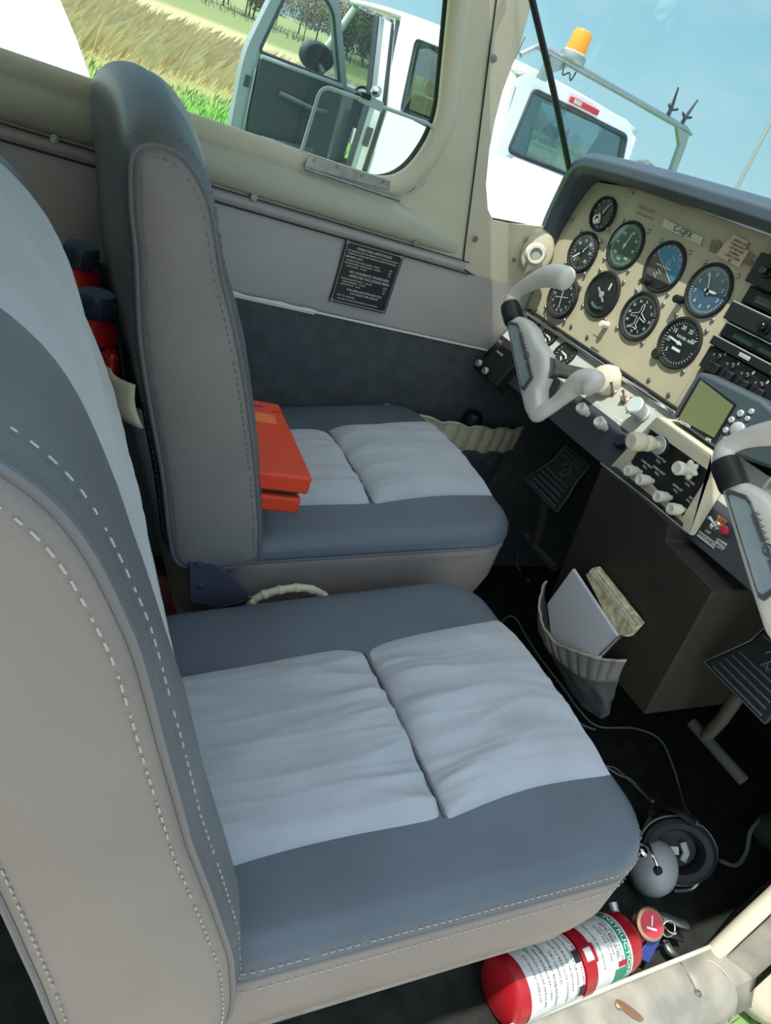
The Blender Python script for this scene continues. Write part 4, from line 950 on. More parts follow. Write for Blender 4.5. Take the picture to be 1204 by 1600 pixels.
# ================================================================== CONTROL YOKES
YX = .80
def make_yoke(label):
    """built about the hub centre in its own axes: local x aft-to-forward is world x"""
    c = Vector((YX, .945, .652)); root = thing('control_yoke', label, 'control yoke', c, 'control yokes')
    M = frame((YX, 0, 0), (0, -1, 0), (0, 0, 1))
    def q(pts): return [(-at(x, y, X=YX).y, at(x, y, X=YX).z) for x, y in pts]
    hub = q([(796, 500), (806, 494), (822, 498), (836, 512), (846, 535), (858, 552), (860, 572), (856, 592), (848, 612), (848, 640), (838, 655), (828, 650), (822, 628), (810, 575), (800, 525)])
    hub2 = [tuple(p[:2]) for p in cat_pts([(x, z, 0) for x, z in hub], 3, closed=True)]
    MB(M).prism(hub2, -.016, .008).prism(hub2, .008, .0081) if False else None
    b = MB(M); n = len(hub2); cx_ = sum(p[0] for p in hub2)/n; cz_ = sum(p[1] for p in hub2)/n
    rs = []
    for f_, z in ((.90, -.016), (.97, -.013), (1, -.006), (1, .002), (.96, .008), (.88, .0115), (.7, .013), (.3, .0135)): rs.append([(cx_+(x-cx_)*f_, cz_+(y-cz_)*f_, z) for x, y in hub2])
    if sum(hub2[i][0]*hub2[(i+1)%n][1]-hub2[(i+1)%n][0]*hub2[i][1] for i in range(n)) < 0: rs = [r[::-1] for r in rs]
    b.rings(rs).build('hub', 'yoke_white', root, ang=1.0)
    ins = q([(802.6, 508), (805, 505), (817, 507), (821, 513), (842, 592), (840, 597), (829, 612), (825, 610)]); 
    V, Fq = ringpl(ins, [(sum(p[0] for p in ins)/8+(x-sum(p[0] for p in ins)/8)*.90, sum(p[1] for p in ins)/8+(y-sum(p[1] for p in ins)/8)*.90) for x, y in ins], .011, .0165)
    MB(M).add(V, Fq).build('plate_rim', 'steel', root)
    MB(M).prism(ins, .011, .0150).build('badge_plate', 'plate_metal', root)
    # embossed mark on the plate: ring with a small forked sign, and two rows of short strokes
    pc = at(822, 556, X=YX-.016); dd = (at(833, 600, X=YX)-at(812, 515, X=YX)).normalized(); Mb = frame(pc, dd, Vector((-1, 0, 0)).cross(dd)); b = MB(Mb)
    b.tube([(.0075*math.cos(a), .0055*math.sin(a), 0) for a in [2*PI*i/24 for i in range(24)]], .0010, 5, closed=True)
    b.tube([(-.003, -.003, 0), (0, .003, 0), (.003, -.003, 0)], .0006, 5); b.tube([(-.004, .001, 0), (.004, .001, 0)], .0006, 5)
    for s in (-1, 1):
        for k in range(14): b.tube([(s*(.012+k*.0026), -.0055, 0), (s*(.012+k*.0026), .0055-.002*((k*7) % 3), 0)], .0006, 4)
    b.build('embossed_mark', 'gps_body', root, smooth=False)
    # upper horn with collar
    hp = [at(797, 492, X=YX), at(796, 476, X=YX), at(800, 463, X=YX+.005), at(818, 448, X=YX+.008), at(842, 436, X=YX+.010), at(862, 431, X=YX+.012), at(880, 434, X=YX+.012), at(889, 440, X=YX+.012)]
    P = cat_pts(hp, 5); m_ = len(P)-1; R = [lerp(.0155, .012, min(1, i/m_*3)) if i < m_*.4 else lerp(.012, .020, min(1, (i/m_-.4)/.3))*math.sqrt(max(.02, 1-max(0, (i/m_-.88)/.12)**2)) for i in range(len(P))]
    MB().tube(P, R, 18, flat=.85, up=(1, 0, 0)).build('upper_horn', 'yoke_white', root, ang=1)
    MB().tube(cat_pts([at(804, 504, X=YX), at(800, 490, X=YX), at(796, 477, X=YX)], 5), [.0170, .0180, .0185, .0185, .0185, .0185, .0185, .0185, .018, .0175, .0165], 18).build('collar', 'black', root)
    lp = [at(834, 636, X=YX), at(838, 648, X=YX), at(850, 642, X=YX), at(868, 630, X=YX+.005), at(886, 614, X=YX+.008), at(900, 601, X=YX+.01), at(914, 596, X=YX+.012), at(926, 599, X=YX+.012), at(932, 606, X=YX+.012)]
    P = cat_pts(lp, 5); m_ = len(P)-1; R = [lerp(.014, .0125, min(1, i/m_*3)) if i < m_*.4 else lerp(.0125, .021, min(1, (i/m_-.4)/.3))*math.sqrt(max(.02, 1-max(0, (i/m_-.88)/.12)**2)) for i in range(len(P))]
    MB().tube(P, R, 18, flat=.85, up=(1, 0, 0)).build('lower_horn', 'yoke_white', root, ang=1)
    # column and panel flange
    ce = at(858, 575, X=YX)
    MB(look(ce, (1, 0, 0))).lathe([(.017, -.002), (.017, .012), (.0125, .016), (.0125, .17)], 24).build('column', 'steel', root)
    MB(look(Vector((PX_-.022, ce.y, ce.z)), (1, 0, 0))).lathe([(.014, -.012), (.024, -.008), (.028, .004), (.028, .016), (0, .016)], 28).build('flange', 'cream_plastic', root)
    return root
yk = make_yoke('white left-hand control yoke turned sideways in front of the round gauges')
yk2 = copy_tree(yk); yk2.location = Vector(yk.location)+Vector((0, -.536, -.008)); tag(yk2, 'white right-hand control yoke at the right edge beside the pedestal knobs')

# ================================================================== CENTRE CONSOLE, MAP POCKET AND ITS CONTENTS
def conx(z): return .85+(.573-z)*.19
CN = Vector((-1, 0, -.19)).normalized(); CP = Vector((.85, .6, .573)); CUp = Vector((-.19, 0, 1)).normalized()
cs = thing('centre_console', 'dark brown carpeted panel box with elastic map pocket under the knob pedestal', 'console', (1.0, .58, 0))
cpoly = [(.722, .285), (.722, .573), (.562, .573), (.553, .546), (.452, .538), (.452, .285)]; n_ = len(cpoly)
b = MB(); b.add([(conx(z), y, z) for y, z in cpoly]+[(1.6, y, z) for y, z in cpoly], [tuple(range(n_))[::-1], tuple(range(n_, 2*n_))]+[(i, (i+1)%n_, n_+(i+1)%n_, n_+i) for i in range(n_)]); b.build('console_box', 'console', cs, bevel=.003)
MB().tube([at(938, 724, X=.846), (.846, .60, .579), at(1072, 832, X=.846)], .0016, 6).build('edge_trim', 'steel', cs)
MB().tube(cat_pts([at(940, 735, X=.843), at(980, 760, X=.843), at(1030, 805, X=.843), at(1060, 838, X=.843)], 4), .0011, 6).build('edge_wire', 'rubber', cs)
b = MB(look(at(1035, 833, X=conx(.53)-.001), CN)); b.tube([(.007*math.cos(a), .012*math.sin(a), .001) for a in [2*PI*i/18 for i in range(18)]], .0011, 5, closed=True); b.build('eyelet', 'steel', cs)
def con(px, py, d=0): return at(px, py, P=CP+CN*d, N=CN)
# pocket: bulging pouch between left side and the lower edge
tl, tr_, bl, br = con(862, 912), con(982, 1030), con(866, 1000), con(968, 1062)
def pouch(u, v, out=.045):
    top = [con(862, 910), con(866, 950), con(890, 985), con(930, 1012), con(955, 1024), con(981, 1031)]
    bot = [con(880, 1010), con(900, 1060), con(925, 1095), con(940, 1110), con(950, 1100), con(965, 1062)]
    k = u*5; i = min(int(k), 4); f = k-i; a = top[i].lerp(top[i+1], f); b_ = bot[i].lerp(bot[i+1], f); p = a.lerp(b_, v)
    return p+CN*(.004+out*math.sin(PI*u)**.6*math.cos(PI*.5*v)**.5*1+.003*noise.noise((u*14, v*3, 2)))
MB().grid(pouch, 60, 20).build('map_pocket', 'pocket_dark', cs, solid=.002) if False else None
mat('pocket_dark', (74, 78, 82), .7, var=.1, vscale=20)
top = [(856, 908), (858, 940), (870, 972), (893, 1000), (925, 1013), (958, 1026), (981, 1031)]; mid = [(852, 935), (858, 980), (880, 1010), (905, 1030), (930, 1050), (950, 1060), (968, 1062)]; bot = [(868, 1010), (880, 1050), (900, 1085), (925, 1110), (945, 1122), (955, 1115), (960, 1090)]
def strip(A, B, u, v, oa, ob):
    k = u*6; i = min(int(k), 5); f = k-i
    f2 = f*f*(3-2*f)*.3+f*.7
    pa = con(*A[i]).lerp(con(*A[i+1]), f2); pb = con(*B[i]).lerp(con(*B[i+1]), f2); bulge = math.sin(PI*max(0, min(1, u)))**.7
    return pa.lerp(pb, v)+CN*(.003+lerp(oa, ob, v)*bulge)
MB().grid(lambda u, v: strip(top, mid, u, v, .030, .034)+CN*(.0022*abs(math.sin(u*38))+.002*math.sin(PI*v)), 120, 6).build('pocket_band', 'pocket', cs, solid=.0025)
MB().grid(lambda u, v: strip(mid, bot, u, v, .032, .004)+CN*.004*noise.noise((u*8, v*3, 2)), 60, 14).build('map_pocket', 'pocket_dark', cs, solid=.002)
MB().tube([strip(top, mid, i/60, 0, .031, .031)+CN*.0022*abs(math.sin(i/60*38)) for i in range(61)], .0022, 6).build('pocket_hem', 'elastic', cs)
MB().tube([strip(mid, bot, i/60, 0, .033, .03) for i in range(61)], .0018, 6).build('pocket_hem', 'piping', cs)
# notebook and chart standing in it
def slab_on(pts, d0, d1, name, m, label, cat, lean=0):
    P = [con(x, y, -d0) if False else con(x, y)+CN*d0 for x, y in pts]; Q = [p+CN*(d1-d0) for p in P]
    r = thing(name, label, cat, P[0]); k = len(P); MB().add(P+Q, [tuple(range(k))[::-1], tuple(range(k, 2*k))]+[(i, (i+1)%k, k+(i+1)%k, k+i) for i in range(k)]).build('cover', m, r, bevel=.0006); return r, P, Q
ch, P, Q = slab_on([(928, 896), (942, 884), (1012, 972), (994, 992), (975, 990)], .006, .018, 'folded_chart', 'old_paper', 'folded worn paper chart behind the spiral notebook in the console map pocket', 'chart')
for k in range(4):
    off = CN*(.0195+.001*k)
    MB().tube([con(935+k*2.2, 890-k*1.6)+off, con(1004+k*1.8, 981-k*3)+off], .0008, 4).build('paper_fold', 'paper' if k % 2 else 'old_paper', ch)
nb, P, Q = slab_on([(913, 886), (985, 992), (956, 1022), (930, 1060), (880, 1000), (873, 940)], .020, .026, 'spiral_notebook', 'paper', 'white spiral notebook standing in the console map pocket', 'notebook')
for k in range(13):
    t = k/12; p = con(lerp(988, 957, t), lerp(991, 1021, t))+CN*.023; b = MB(look(p, Vector((.3, .6, .5)))); b.tube([(.0048*math.cos(a), .0048*math.sin(a), 0) for a in [2*PI*i/12 for i in range(12)]], .0007, 4, closed=True); b.build('spiral_ring', 'black', nb)

# ================================================================== RUDDER PEDALS
def pedal(dy, label, dz=0, dx=0):
    X = .955; c = Vector((X, .888, .447)); root = thing('rudder_pedal', label, 'rudder pedal', c, 'rudder pedals')
    PN = Vector((-.93, 0, .36)).normalized(); P0 = Vector((X, .888, .447)); U = Vector((0, -1, 0)); V = Vector((.36, 0, .93)).normalized(); M = frame(P0, U, V) @ Matrix.Scale(.83, 4)
    b = MB(M); poly = [(-.072, -.052), (.068, -.052), (.062, -.01), (.05, .03), (.05, .072), (-.045, .072), (-.045, .03), (-.058, -.01)]
    b.prism(poly, -.008, .006); b.build('pad', 'black', root, bevel=.003)
    b = MB(M); b.tube([(x, y, .007) for x, y in poly], .0016, 6, closed=True); b.build('pad_rim', 'rubber_hi', root)
    for k in range(5): MB(M).box((0, -.046+k*.0125, .0085), (.112-k*.006, .0045, .006)).build('tread_rib', 'rubber_hi', root, bevel=.0015)
    for k in range(2): MB(M).box((0, .060+k*.012-.008, .0085), (.075, .0035, .005)).build('tread_rib', 'rubber_hi', root, bevel=.001)
    b = MB(M); b.tube([(.015*math.cos(a)+.002, .015*math.sin(a)+.030, .0075) for a in [lerp(-PI*.62, PI*.95, i/20) for i in range(21)]], .0018, 6)
    b.tube([(-.004, .012, .0075), (.002, .026, .0075), (.002, .034, .0075)], .0016, 6); b.tube([(.002, .022, .0075), (.009, .011, .0075), (.012, .014, .0075)], .0016, 6); b.build('embossed_mark', 'rubber_hi', root)
    MB().tube([P0+U*.0+V*-.04+PN*-.01, P0+U*.0+Vector((.03, .01, -.11)), P0+Vector((.05, .02, -.17))], .010, 12).build('pedal_arm', 'pedal_paint', root)
    MB().tube([P0+U*-.05+Vector((.05, 0, -.17)), P0+U*.06+Vector((.05, 0, -.17))], .009, 12).build('torque_tube', 'pedal_paint', root)
    return root
mat('rubber_hi', (74, 78, 82), .45); mat('pedal_paint', (62, 64, 56), .6)
pd = pedal(0, 'black ribbed rudder pedal on the far side left of the centre console')
pd2 = copy_tree(pd); pd2.location += Vector((0, -.506, .0)); tag(pd2, 'black ribbed rudder pedal on the near side right of the centre console')

# ================================================================== SIDE POCKET, PLACARD
sp_ = thing('side_pocket', 'cream gathered elastic map pocket on the dark sidewall ahead of the farther seat', 'pocket', (.9, 1.18, .35))
def pk_out(u): return .012+.045*math.sin(PI*u)**.6
MB().grid(lambda u, v: (lerp(.700, 1.07, u), WY-.014-pk_out(u)-.005*abs(math.sin(u*34))-.002*math.sin(PI*v), lerp(.368, .430, v)+.003*math.sin(u*34)), 130, 8).build('gathered_band', 'elastic', sp_, solid=.003)
MB().grid(lambda u, v: (lerp(.75, 1.06, u), WY-.014-pk_out(u)*v**.5-.004*noise.noise((u*12, v*4, 1)), lerp(.24, .368, v)), 60, 10).build('pocket_bag', 'carpet_wall', sp_, solid=.002)
for z_ in (.371, .427): MB().tube([(lerp(.700, 1.07, i/60), WY-.017-pk_out(i/60)-.005*abs(math.sin(i/60*34)), z_+.003*math.sin(i/60*34)) for i in range(61)], .0014, 5).build('band_hem', 'thread', sp_)
hp = at(741, 648, Y=1.17); tag(MB(Matrix.Translation(hp-Vector((0, 0, .015)))).lathe([(.0, -.03), (.020, -.02), (.024, .0), (.018, .02), (0, .026)], 16).build('dark_pouch', 'black'), 'small black and red pouch sticking out of the side pocket', 'pouch')
pz = thing('placard', 'black placard with white printed limits screwed to the grey sidewall', 'placard', (.58, WY-.012, .66))
Mp = frame((.5795, WY-.0095, .661), (1, 0, 0), (-.012, 0, 1))
MB(Mp).box((0, 0, .0), (.119, .113, .003)).build('placard_plate', 'placard', pz, bevel=.0008)
MB(Mp).tube([(-.056, -.053, .002), (.056, -.053, .002), (.056, .053, .002), (-.056, .053, .002)], .0005, 4, closed=True).build('border_line', 'white_mark', pz)
b = MB(Mp)
L_ = [('OPERATING LIMITATIONS', .0062, 0, .046), ('THIS AIRPLANE MUST BE OPERATED AS A NORMAL OR UTILITY', .0037, 0, .040), ('CATEGORY AIRPLANE IN COMPLIANCE WITH THE MANUAL', .0037, 0, .035), ('AIRSPEED LIMITS', .0048, -.036, .029), ('MAXIMUM STRUCTURAL CRUISE   150 MPH', .0036, -.016, .023), ('MAXIMUM DESIGN MANEUVERING   132 MPH', .0036, -.015, .018), ('NEVER EXCEED   175 MPH', .0036, -.026, .013), ('NO ACROBATIC MANEUVERS', .0062, .004, .004), ('APPROVED INCLUDING SPINS', .0062, .006, -.003), ('MAXIMUM GROSS WEIGHT   2350 LBS', .0038, -.018, -.010), ('FLAPS EXTENDED   110 MPH', .0038, -.022, -.015), ('LOAD FACTOR   +3.8 G', .0038, -.028, -.020), ('THIS AIRPLANE APPROVED FOR', .0052, .004, -.028), ('DAY NIGHT VFR AND IFR', .0052, .006, -.034), ('FUEL  OIL  BAGGAGE', .0038, -.03, -.041), ('USE ONLY WITH SEAT BELTS FASTENED FOR TAKE OFF', .0034, -.004, -.047)]
for s, z_, x, y in L_: b.text(s, z_, Matrix.Translation((x, y, .0017)), .0001)
for k in range(6): b.text(('150', '132', '175', '2350', '110', '3.8')[k], .004, Matrix.Translation((.042, (.023, .018, .013, -.010, -.015, -.020)[k], .0017)), .0001)
b.build('lettering', 'white_mark', pz, smooth=False)
for sx in (-1, 1):
    for sz in (-1, 1): screw(Mp @ Vector((sx*.0555, sz*.0525, .0015)), (0, -1, 0), .0022, pz)

# ================================================================== STORM WINDOW in the side window
YG = WY-.008
sw = thing('storm_window', 'small clear hinged vent window with metal hinge strip in the side window', 'vent window', (.5, YG, .81))
fr_ = rrect_pts([(.402, .812), (.408, .925), (.625, .932), (.645, .86), (.60, .812)], [.012, .018, .03, .05, .05], 8)
MB().tube([(x, YG+.004, z) for x, z in fr_], .0042, 8, closed=True) if 0 else None
mat('clear_edge', (176, 196, 190), .2, spec=.8)
MB().tube([(x, YG+.004, z) for x, z in fr_], .0030, 8, closed=True, flat=1.3, up=(0, 1, 0)).build('vent_frame', 'clear_edge', sw)
MB().add([(x, YG+.006, z) for x, z in fr_], [tuple(range(len(fr_)))]).build('vent_pane', 'window_glass', sw, smooth=False)
P = [at(x, y, Y=WY-.024) for x, y in ((483, 241), (610, 283), (609, 298), (475, 262))]
plate3([(p.x, p.y, p.z) for p in P], .0015, (0, 1, 0), 'hinge_plate', 'steel', sw)
MB().tube([at(475, 263, Y=WY-.026), at(624, 313, Y=WY-.026)], .003, 8).build('hinge_pin', 'steel', sw)
for px, py in ((492, 252), (528, 263), (566, 276), (600, 286)): screw(at(px, py, Y=WY-.026), (0, -1, 0), .0017, sw)
lp_ = at(582, 158, Y=YG-.008)
lt_ = MB(look(lp_, (0, -1, 0))); lt_.prism([(-.022, -.008), (.020, -.010), (.018, .004), (-.020, .006)], -.004, .004); lt_.build('latch_body', 'clear_edge', sw, bevel=.001)
MB(look(at(588, 143, Y=YG-.012), (0, -1, 0))).lathe([(.008, -.006), (.008, .002), (.005, .006), (.003, .012), (0, .012)], 14).build('latch_knob', 'chrome', sw)
MB(look(at(571, 150, Y=YG-.012), (0, -1, 0))).prism([(-.008, -.004), (.008, -.004), (.008, .004), (-.008, .004)], -.004, .005).build('latch_tab', 'black', sw, bevel=.001)

# ================================================================== HEADSET, CABLES
hs = thing('headset', 'grey headset with black ear cushions on the floor in front of the nearer seat', 'headset', tuple(at(1040, 1330, Z=.05)))
def cup(px, py, z, n, r, flat, label=None):
    c = at(px, py, Z=z); M = look(c, n)
    o = MB(M).lathe([(r*.9, -.02), (r*1.0, -.012), (r*1.0, .002), (r*.93, .016), (r*.7, .028), (r*.35, .034), (0, .035)], 32, sx=.80).build('ear_cup', 'headset_grey', hs)
    MB(M).lathe([(r*.50, -.030), (r*.62, -.038), (r*.85, -.038), (r*.98, -.030), (r*1.0, -.018), (r*.5, -.016), (0, -.016)], 32, sx=.80).build('ear_cushion', 'foam', o)
    return c, M
c = at(1058, 1328, Z=.085); M = look(c, Vector((-.62, -.50, .62)), (.2, .8, .6))
sh = MB(M).lathe([(.020, -.044), (.040, -.040), (.056, -.026), (.062, -.008), (.062, .004), (.058, .006)], 36, sy=.86, caps=False).build('ear_cup', 'headset_grey', hs)
MB(M).lathe([(.056, -.004), (.0605, .004), (.058, .016), (.050, .020), (.040, .016), (.036, .004), (.034, -.020), (0, -.022)], 36, sy=.86, caps=False).build('ear_cushion', 'foam', sh)
MB(M).tube([(.010, -.018, -.012), (.016, -.006, -.010), (.012, .010, -.012)], .006, 8, flat=.6).build('cloth_tab', 'headset_grey', sh)
MB(M @ Matrix.Translation((-.030, .0, .006))).box((0, 0, 0), (.060, .012, .004)).build('yoke_bar', 'subpanel', sh)
c2, M2 = cup(1022, 1356, .055, Vector((-.35, -.45, .85)), .044, .8)
hb = cat_pts([at(1008, 1290, Z=.06), at(1030, 1262, Z=.10), at(1060, 1268, Z=.14), at(1095, 1295, Z=.13), at(1108, 1335, Z=.09), at(1085, 1385, Z=.04), at(1052, 1392, Z=.03)], 8)
MB().tube(hb, .0035, 8).build('headband_wire', 'steel', hs)
MB().tube(hb[4:22], .010, 10, flat=.45, up=(0, 0, 1)).build('headband_pad', 'foam', hs)
MB().tube(cat_pts([at(1000, 1322, Z=.09), at(1012, 1320, Z=.10), at(1021, 1340, Z=.10), at(1028, 1358, Z=.095)], 6), .0025, 8).build('boom_arm', 'chrome', hs)
MB(look(at(1005, 1331, Z=.098), (0, -.3, 1))).lathe([(.008, -.004), (.008, .002), (.004, .005), (0, .005)], 14).build('boom_joint', 'chrome', hs)
MB(look(at(1028, 1360, Z=.094), (0, -.4, 1))).lathe([(.007, -.004), (.006, .003), (0, .004)], 14).build('boom_socket', 'rubber', hs)
def cable(pts, r, m, label, zs=.008, name='cable'):
    P = [at(x, y, Z=(p[0] if p else zs)) for x, y, *p in pts]; return tag(MB().tube(cat_pts(P, 8), r, 7).build(name, m), label, 'cable')
cable([(775, 985, .02), (790, 965), (805, 966), (822, 995), (845, 1030), (880, 1075), (905, 1110), (935, 1135), (990, 1138), (1030, 1155), (1050, 1195), (1062, 1235), (1070, 1262, .05), (1090, 1285, .09)], .0022, 'cable_grey', 'long thin grey headset cable looping across the dark floor to the headset')
cable([(892, 1130), (905, 1155), (930, 1185), (965, 1210), (985, 1218), (1005, 1240, .02), (1020, 1252, .06)], .0022, 'cable_grey', 'grey cable running beside the nearer seat front to the headset headband')
cable([(935, 1196), (960, 1200), (985, 1222), (1018, 1254, .05)], .0016, 'cable_grey', 'thinner grey cable doubled beside the one at the nearer seat front')
cable([(868, 1120), (890, 1122), (915, 1135), (930, 1140)], .0022, 'cable_grey', 'short grey cable end behind the front corner of the nearer seat')
cable([(845, 1062), (865, 1080), (880, 1105), (890, 1130)], .003, 'cable_black', 'black cable leading from the plug on the floor')
cable([(1215, 1275, .06), (1190, 1280, .06), (1172, 1300, .05), (1166, 1330, .02), (1150, 1352), (1125, 1345)], .004, 'cable_grey', 'grey cable hanging down at the right edge above the door post')
cable([(1165, 935, .48), (1150, 940, .48), (1152, 955, .47), (1165, 968, .46), (1178, 972, .455)], .0022, 'cable_grey', 'short white wire loop with red connector below the right-hand yoke')
p0, p1 = at(828, 1054, Z=.03), at(845, 1052, Z=.03); pg = thing('headset_plug', 'black and yellow-ringed plug beside the nearer seat on the floor', 'plug', p0)
MB().tube([p0-(p1-p0)*.8, p0], .010, 14).build('plug_body', 'black', pg); MB().tube([p0, p0.lerp(p1, .8)], .0092, 14).build('plug_ring', 'hose', pg)
q0, q1 = at(1160, 938, Z=.475), at(1172, 965, Z=.462); rc_ = tag(MB().tube([q0, q0.lerp(q1, .5), q1], [.004, .0055, .003], 10).build('red_connector', 'red_paint'), 'small red wire connector under the right-hand yoke', 'connector')
tag(MB(look(at(1213, 1300, Z=.07), (-.6, -.3, .6))).lathe([(.0, .02), (.015, .012), (.03, -.01), (.034, -.03), (0, -.03)], 14).build('green_cap', 'conifer'), 'dark green rounded cap at the right edge beside the hanging cable', 'cap')

# ================================================================== FIRE EXTINGUISHER
e0, e1 = Vector((.605, .240, .043)), Vector((.872, .250, .044))
ax = (e1-e0).normalized(); fe = thing('fire_extinguisher', 'small red fire extinguisher with white labels lying between the seat and the door sill', 'fire extinguisher', (e0.x, e0.y, 0))
Me = look(e0, ax); LE = (e1-e0).length*.93; RE = .041
MB(Me).lathe([(RE*.80, 0), (RE*.96, .004), (RE, .012), (RE, LE-.03), (RE*.93, LE-.015), (RE*.7, LE-.004), (RE*.40, LE+.004), (RE*.38, LE+.020)], 48).build('cylinder', 'red_paint', fe)
zx = ax; vup = Vector((0, -.62, .78)); 
def fang(a, z, r=RE): return e0+ax*z*.84+(Vector((0, 0, 1)).cross(ax).normalized()*math.sin(a)*-1+Vector((0, 0, 1))*math.cos(a))*r
def wrap(z0, z1, a0, a1, name, m, dr=.0008, n=24):
    return MB().grid(lambda u, v: fang(lerp(a0, a1, v), lerp(z0, z1, u), RE+dr), 4, n).build(name, m, fe)
wrap(.022, .135, -1.1, 2.4, 'label', 'label_white'); wrap(.165, .248, -1.1, 2.4, 'label', 'label_white')
wrap(.229, .244, -1.0, 2.4, 'green_band', 'label_green', .0011); wrap(.205, .229, 1.0, 1.7, 'green_panel', 'label_green', .0011)
def ftext(s, z, a, sz, m='ink', along=False, dr=.0016):
    """text laid round the cylinder, bent with it"""
    cu = MB(); cu.text(s, sz, Matrix.Identity(4), 0); out = MB()
    for v in cu.V: out.V.append(fang(a+v.x/RE, z-v.y*-1, RE+dr) if not along else fang(a-v.y/RE, z+v.x, RE+dr))
    out.F = cu.F; return out.build('lettering', m, fe, smooth=False)
ftext('INSTRUCTIONS', .2365, .35, .0125, 'white_mark')
for k, (s, z) in enumerate((('HOLD UPRIGHT PULL PIN', .222), ('START BACK 8 FEET', .216), ('AIM AT BASE OF FIRE', .212), ('SQUEEZE LEVER', .205), ('SWEEP SIDE TO SIDE', .198), ('FOR HOME AND VEHICLE', .180))): ftext(s, z, .1, .0052)
for k in range(9): ftext(('RECHARGE IMMEDIATELY AFTER USE', 'INSPECT MONTHLY OR MORE OFTEN', 'STORE AWAY FROM HEAT', 'KEEP OUT OF REACH OF CHILDREN', 'DRY CHEMICAL', 'Extinguisher Inspection', 'MAINTENANCE RECORD', 'CONTENTS UNDER PRESSURE', 'DO NOT INCINERATE')[k], .130-k*.0115, .25, .0055 if k != 5 else .009)
for z, a in ((.148, .0), (.148, .5)): pass
for a in (.0, 1.0): 
    wrap(.122, .134, a, a+.35, 'pictogram', 'ink', .0015, 6)
wrap(.212, .232, .78, .95, 'pictogram', 'red_paint', .0016, 6)
wrap(.138, .162, -1.9, 2.8, 'strap', 'red_paint', .0022, 30); wrap(.134, .166, .0, .5, 'strap_buckle', 'red_paint', .005, 8); wrap(.142, .158, .08, .42, 'buckle_plate', 'label_white', .0056, 6)
wrap(.165, .172, .05, .45, 'clamp_edge', 'silver', .004, 6)
hd = e0+ax*(LE+.022)
MB(look(hd, ax)).lathe([(.012, -.008), (.016, 0), (.016, .016), (.010, .02), (0, .02)], 20).build('valve_body', 'steel', fe)
gpos = hd+Vector((-.004, -.004, .034)); gn = Vector((-.25, -.45, .85))
MB(look(gpos, gn)).lathe([(.020, -.012), (.022, -.008), (.022, .004), (.019, .006), (0, .006)], 28).build('pressure_gauge', 'brass', fe)
MB(look(gpos, gn)).lathe([(.0175, .0062), (.0175, .0068), (0, .0068)], 28).build('gauge_face', 'lens_red', fe)
MB(look(gpos, gn)).box((0, .004, .0074), (.002, .014, .0006)).box((0, -.006, .0074), (.016, .003, .0006)).build('gauge_mark', 'white_mark', fe)
MB().tube(cat_pts([hd+Vector((0, 0, .012)), hd+Vector((.03, .0, .030)), hd+Vector((.07, -.01, .016)), hd+Vector((.10, -.012, .0))], 5), .007, 10, flat=.5).build('lever', 'steel', fe)
MB().tube(cat_pts([hd+Vector((.01, 0, -.006)), hd+Vector((.05, -.005, -.008)), hd+Vector((.095, -.02, -.020))], 5), .007, 10, flat=.5).build('handle', 'black', fe)
MB(look(hd+Vector((.03, -.015, .034)), (.2, .2, 1))).tube([(.011*math.cos(a), .014*math.sin(a), 0) for a in [2*PI*i/18 for i in range(18)]], .0013, 6, closed=True).build('pull_pin', 'chrome', fe)
MB(look(at(960, 1424, Z=.04), (.1, .9, .4))).lathe([(.007, -.012), (.007, .012), (0, .013)], 14).build('nozzle', 'silver', fe)
c = at(1017, 1472, Z=.05); kt = thing('blue_tag', 'blue plastic tag with metal ring beside the fire extinguisher head', 'tag', c)
MB(look(c, (-.3, -.5, .8), (.3, 0, 1))).prism([(-.009, -.03), (.009, -.026), (.010, .02), (-.006, .026)], -.002, .002).build('tag_body', 'key_blue', kt, bevel=.001)
MB(look(c+Vector((.015, 0, .03)), (-.2, -.6, .5))).tube([(.011*math.cos(a), .011*math.sin(a), 0) for a in [2*PI*i/16 for i in range(16)]], .0011, 5, closed=True).build('tag_ring', 'chrome', kt)
tag(MB().tube(cat_pts([at(1040, 1470, Z=.03), at(1048, 1485, Z=.03), at(1062, 1500, Z=.02)], 5), .006, 10, flat=.5).build('metal_lever', 'steel'), 'short metal lever on the floor to the right of the blue tag', 'lever')

# ================================================================== ANTENNA on the cowling
an = thing('whip_antenna', 'thin grey whip antenna standing on the nose beyond the glareshield', 'antenna', (1.30, .80, .95))
pa_, pb_ = at(1138, 318, X=1.30), at(1208, 182, X=1.30)
MB().tube([pa_+(pa_-pb_)*.35, pa_, pb_, pb_+(pb_-pa_)*.9], [.0050, .0046, .0038, .003], 10).build('rod', 'steel_rod', an)
q_ = pa_+(pa_-pb_)*.35; MB(Matrix.Translation(q_)).lathe([(.02, -.02), (.018, 0), (.006, .02), (0, .02)], 16).build('antenna_base', 'steel_rod', an)

# ================================================================== WHITE PANEL outside, behind the side window
WN = Vector((-.15, -.62, .78)).normalized(); wp = [at(x, y, P=Vector((0, 2.0, .75)), N=WN) for x, y in ((-200, -60), (40, -120), (95, 0), (120, 60), (139, 112), (158, 200), (-200, 150))]
MBw = MB(); k = len(wp); MBw.add(wp+[p-WN*.05 for p in wp], [tuple(range(k)), tuple(range(k, 2*k))[::-1]]+[(i, k+i, k+(i+1)%k, (i+1)%k) for i in range(k)])
tag(MBw.build('white_panel', 'white_paint', bevel=.004), 'blank bright white metal panel outside, at the rear end of the side window', 'panel')

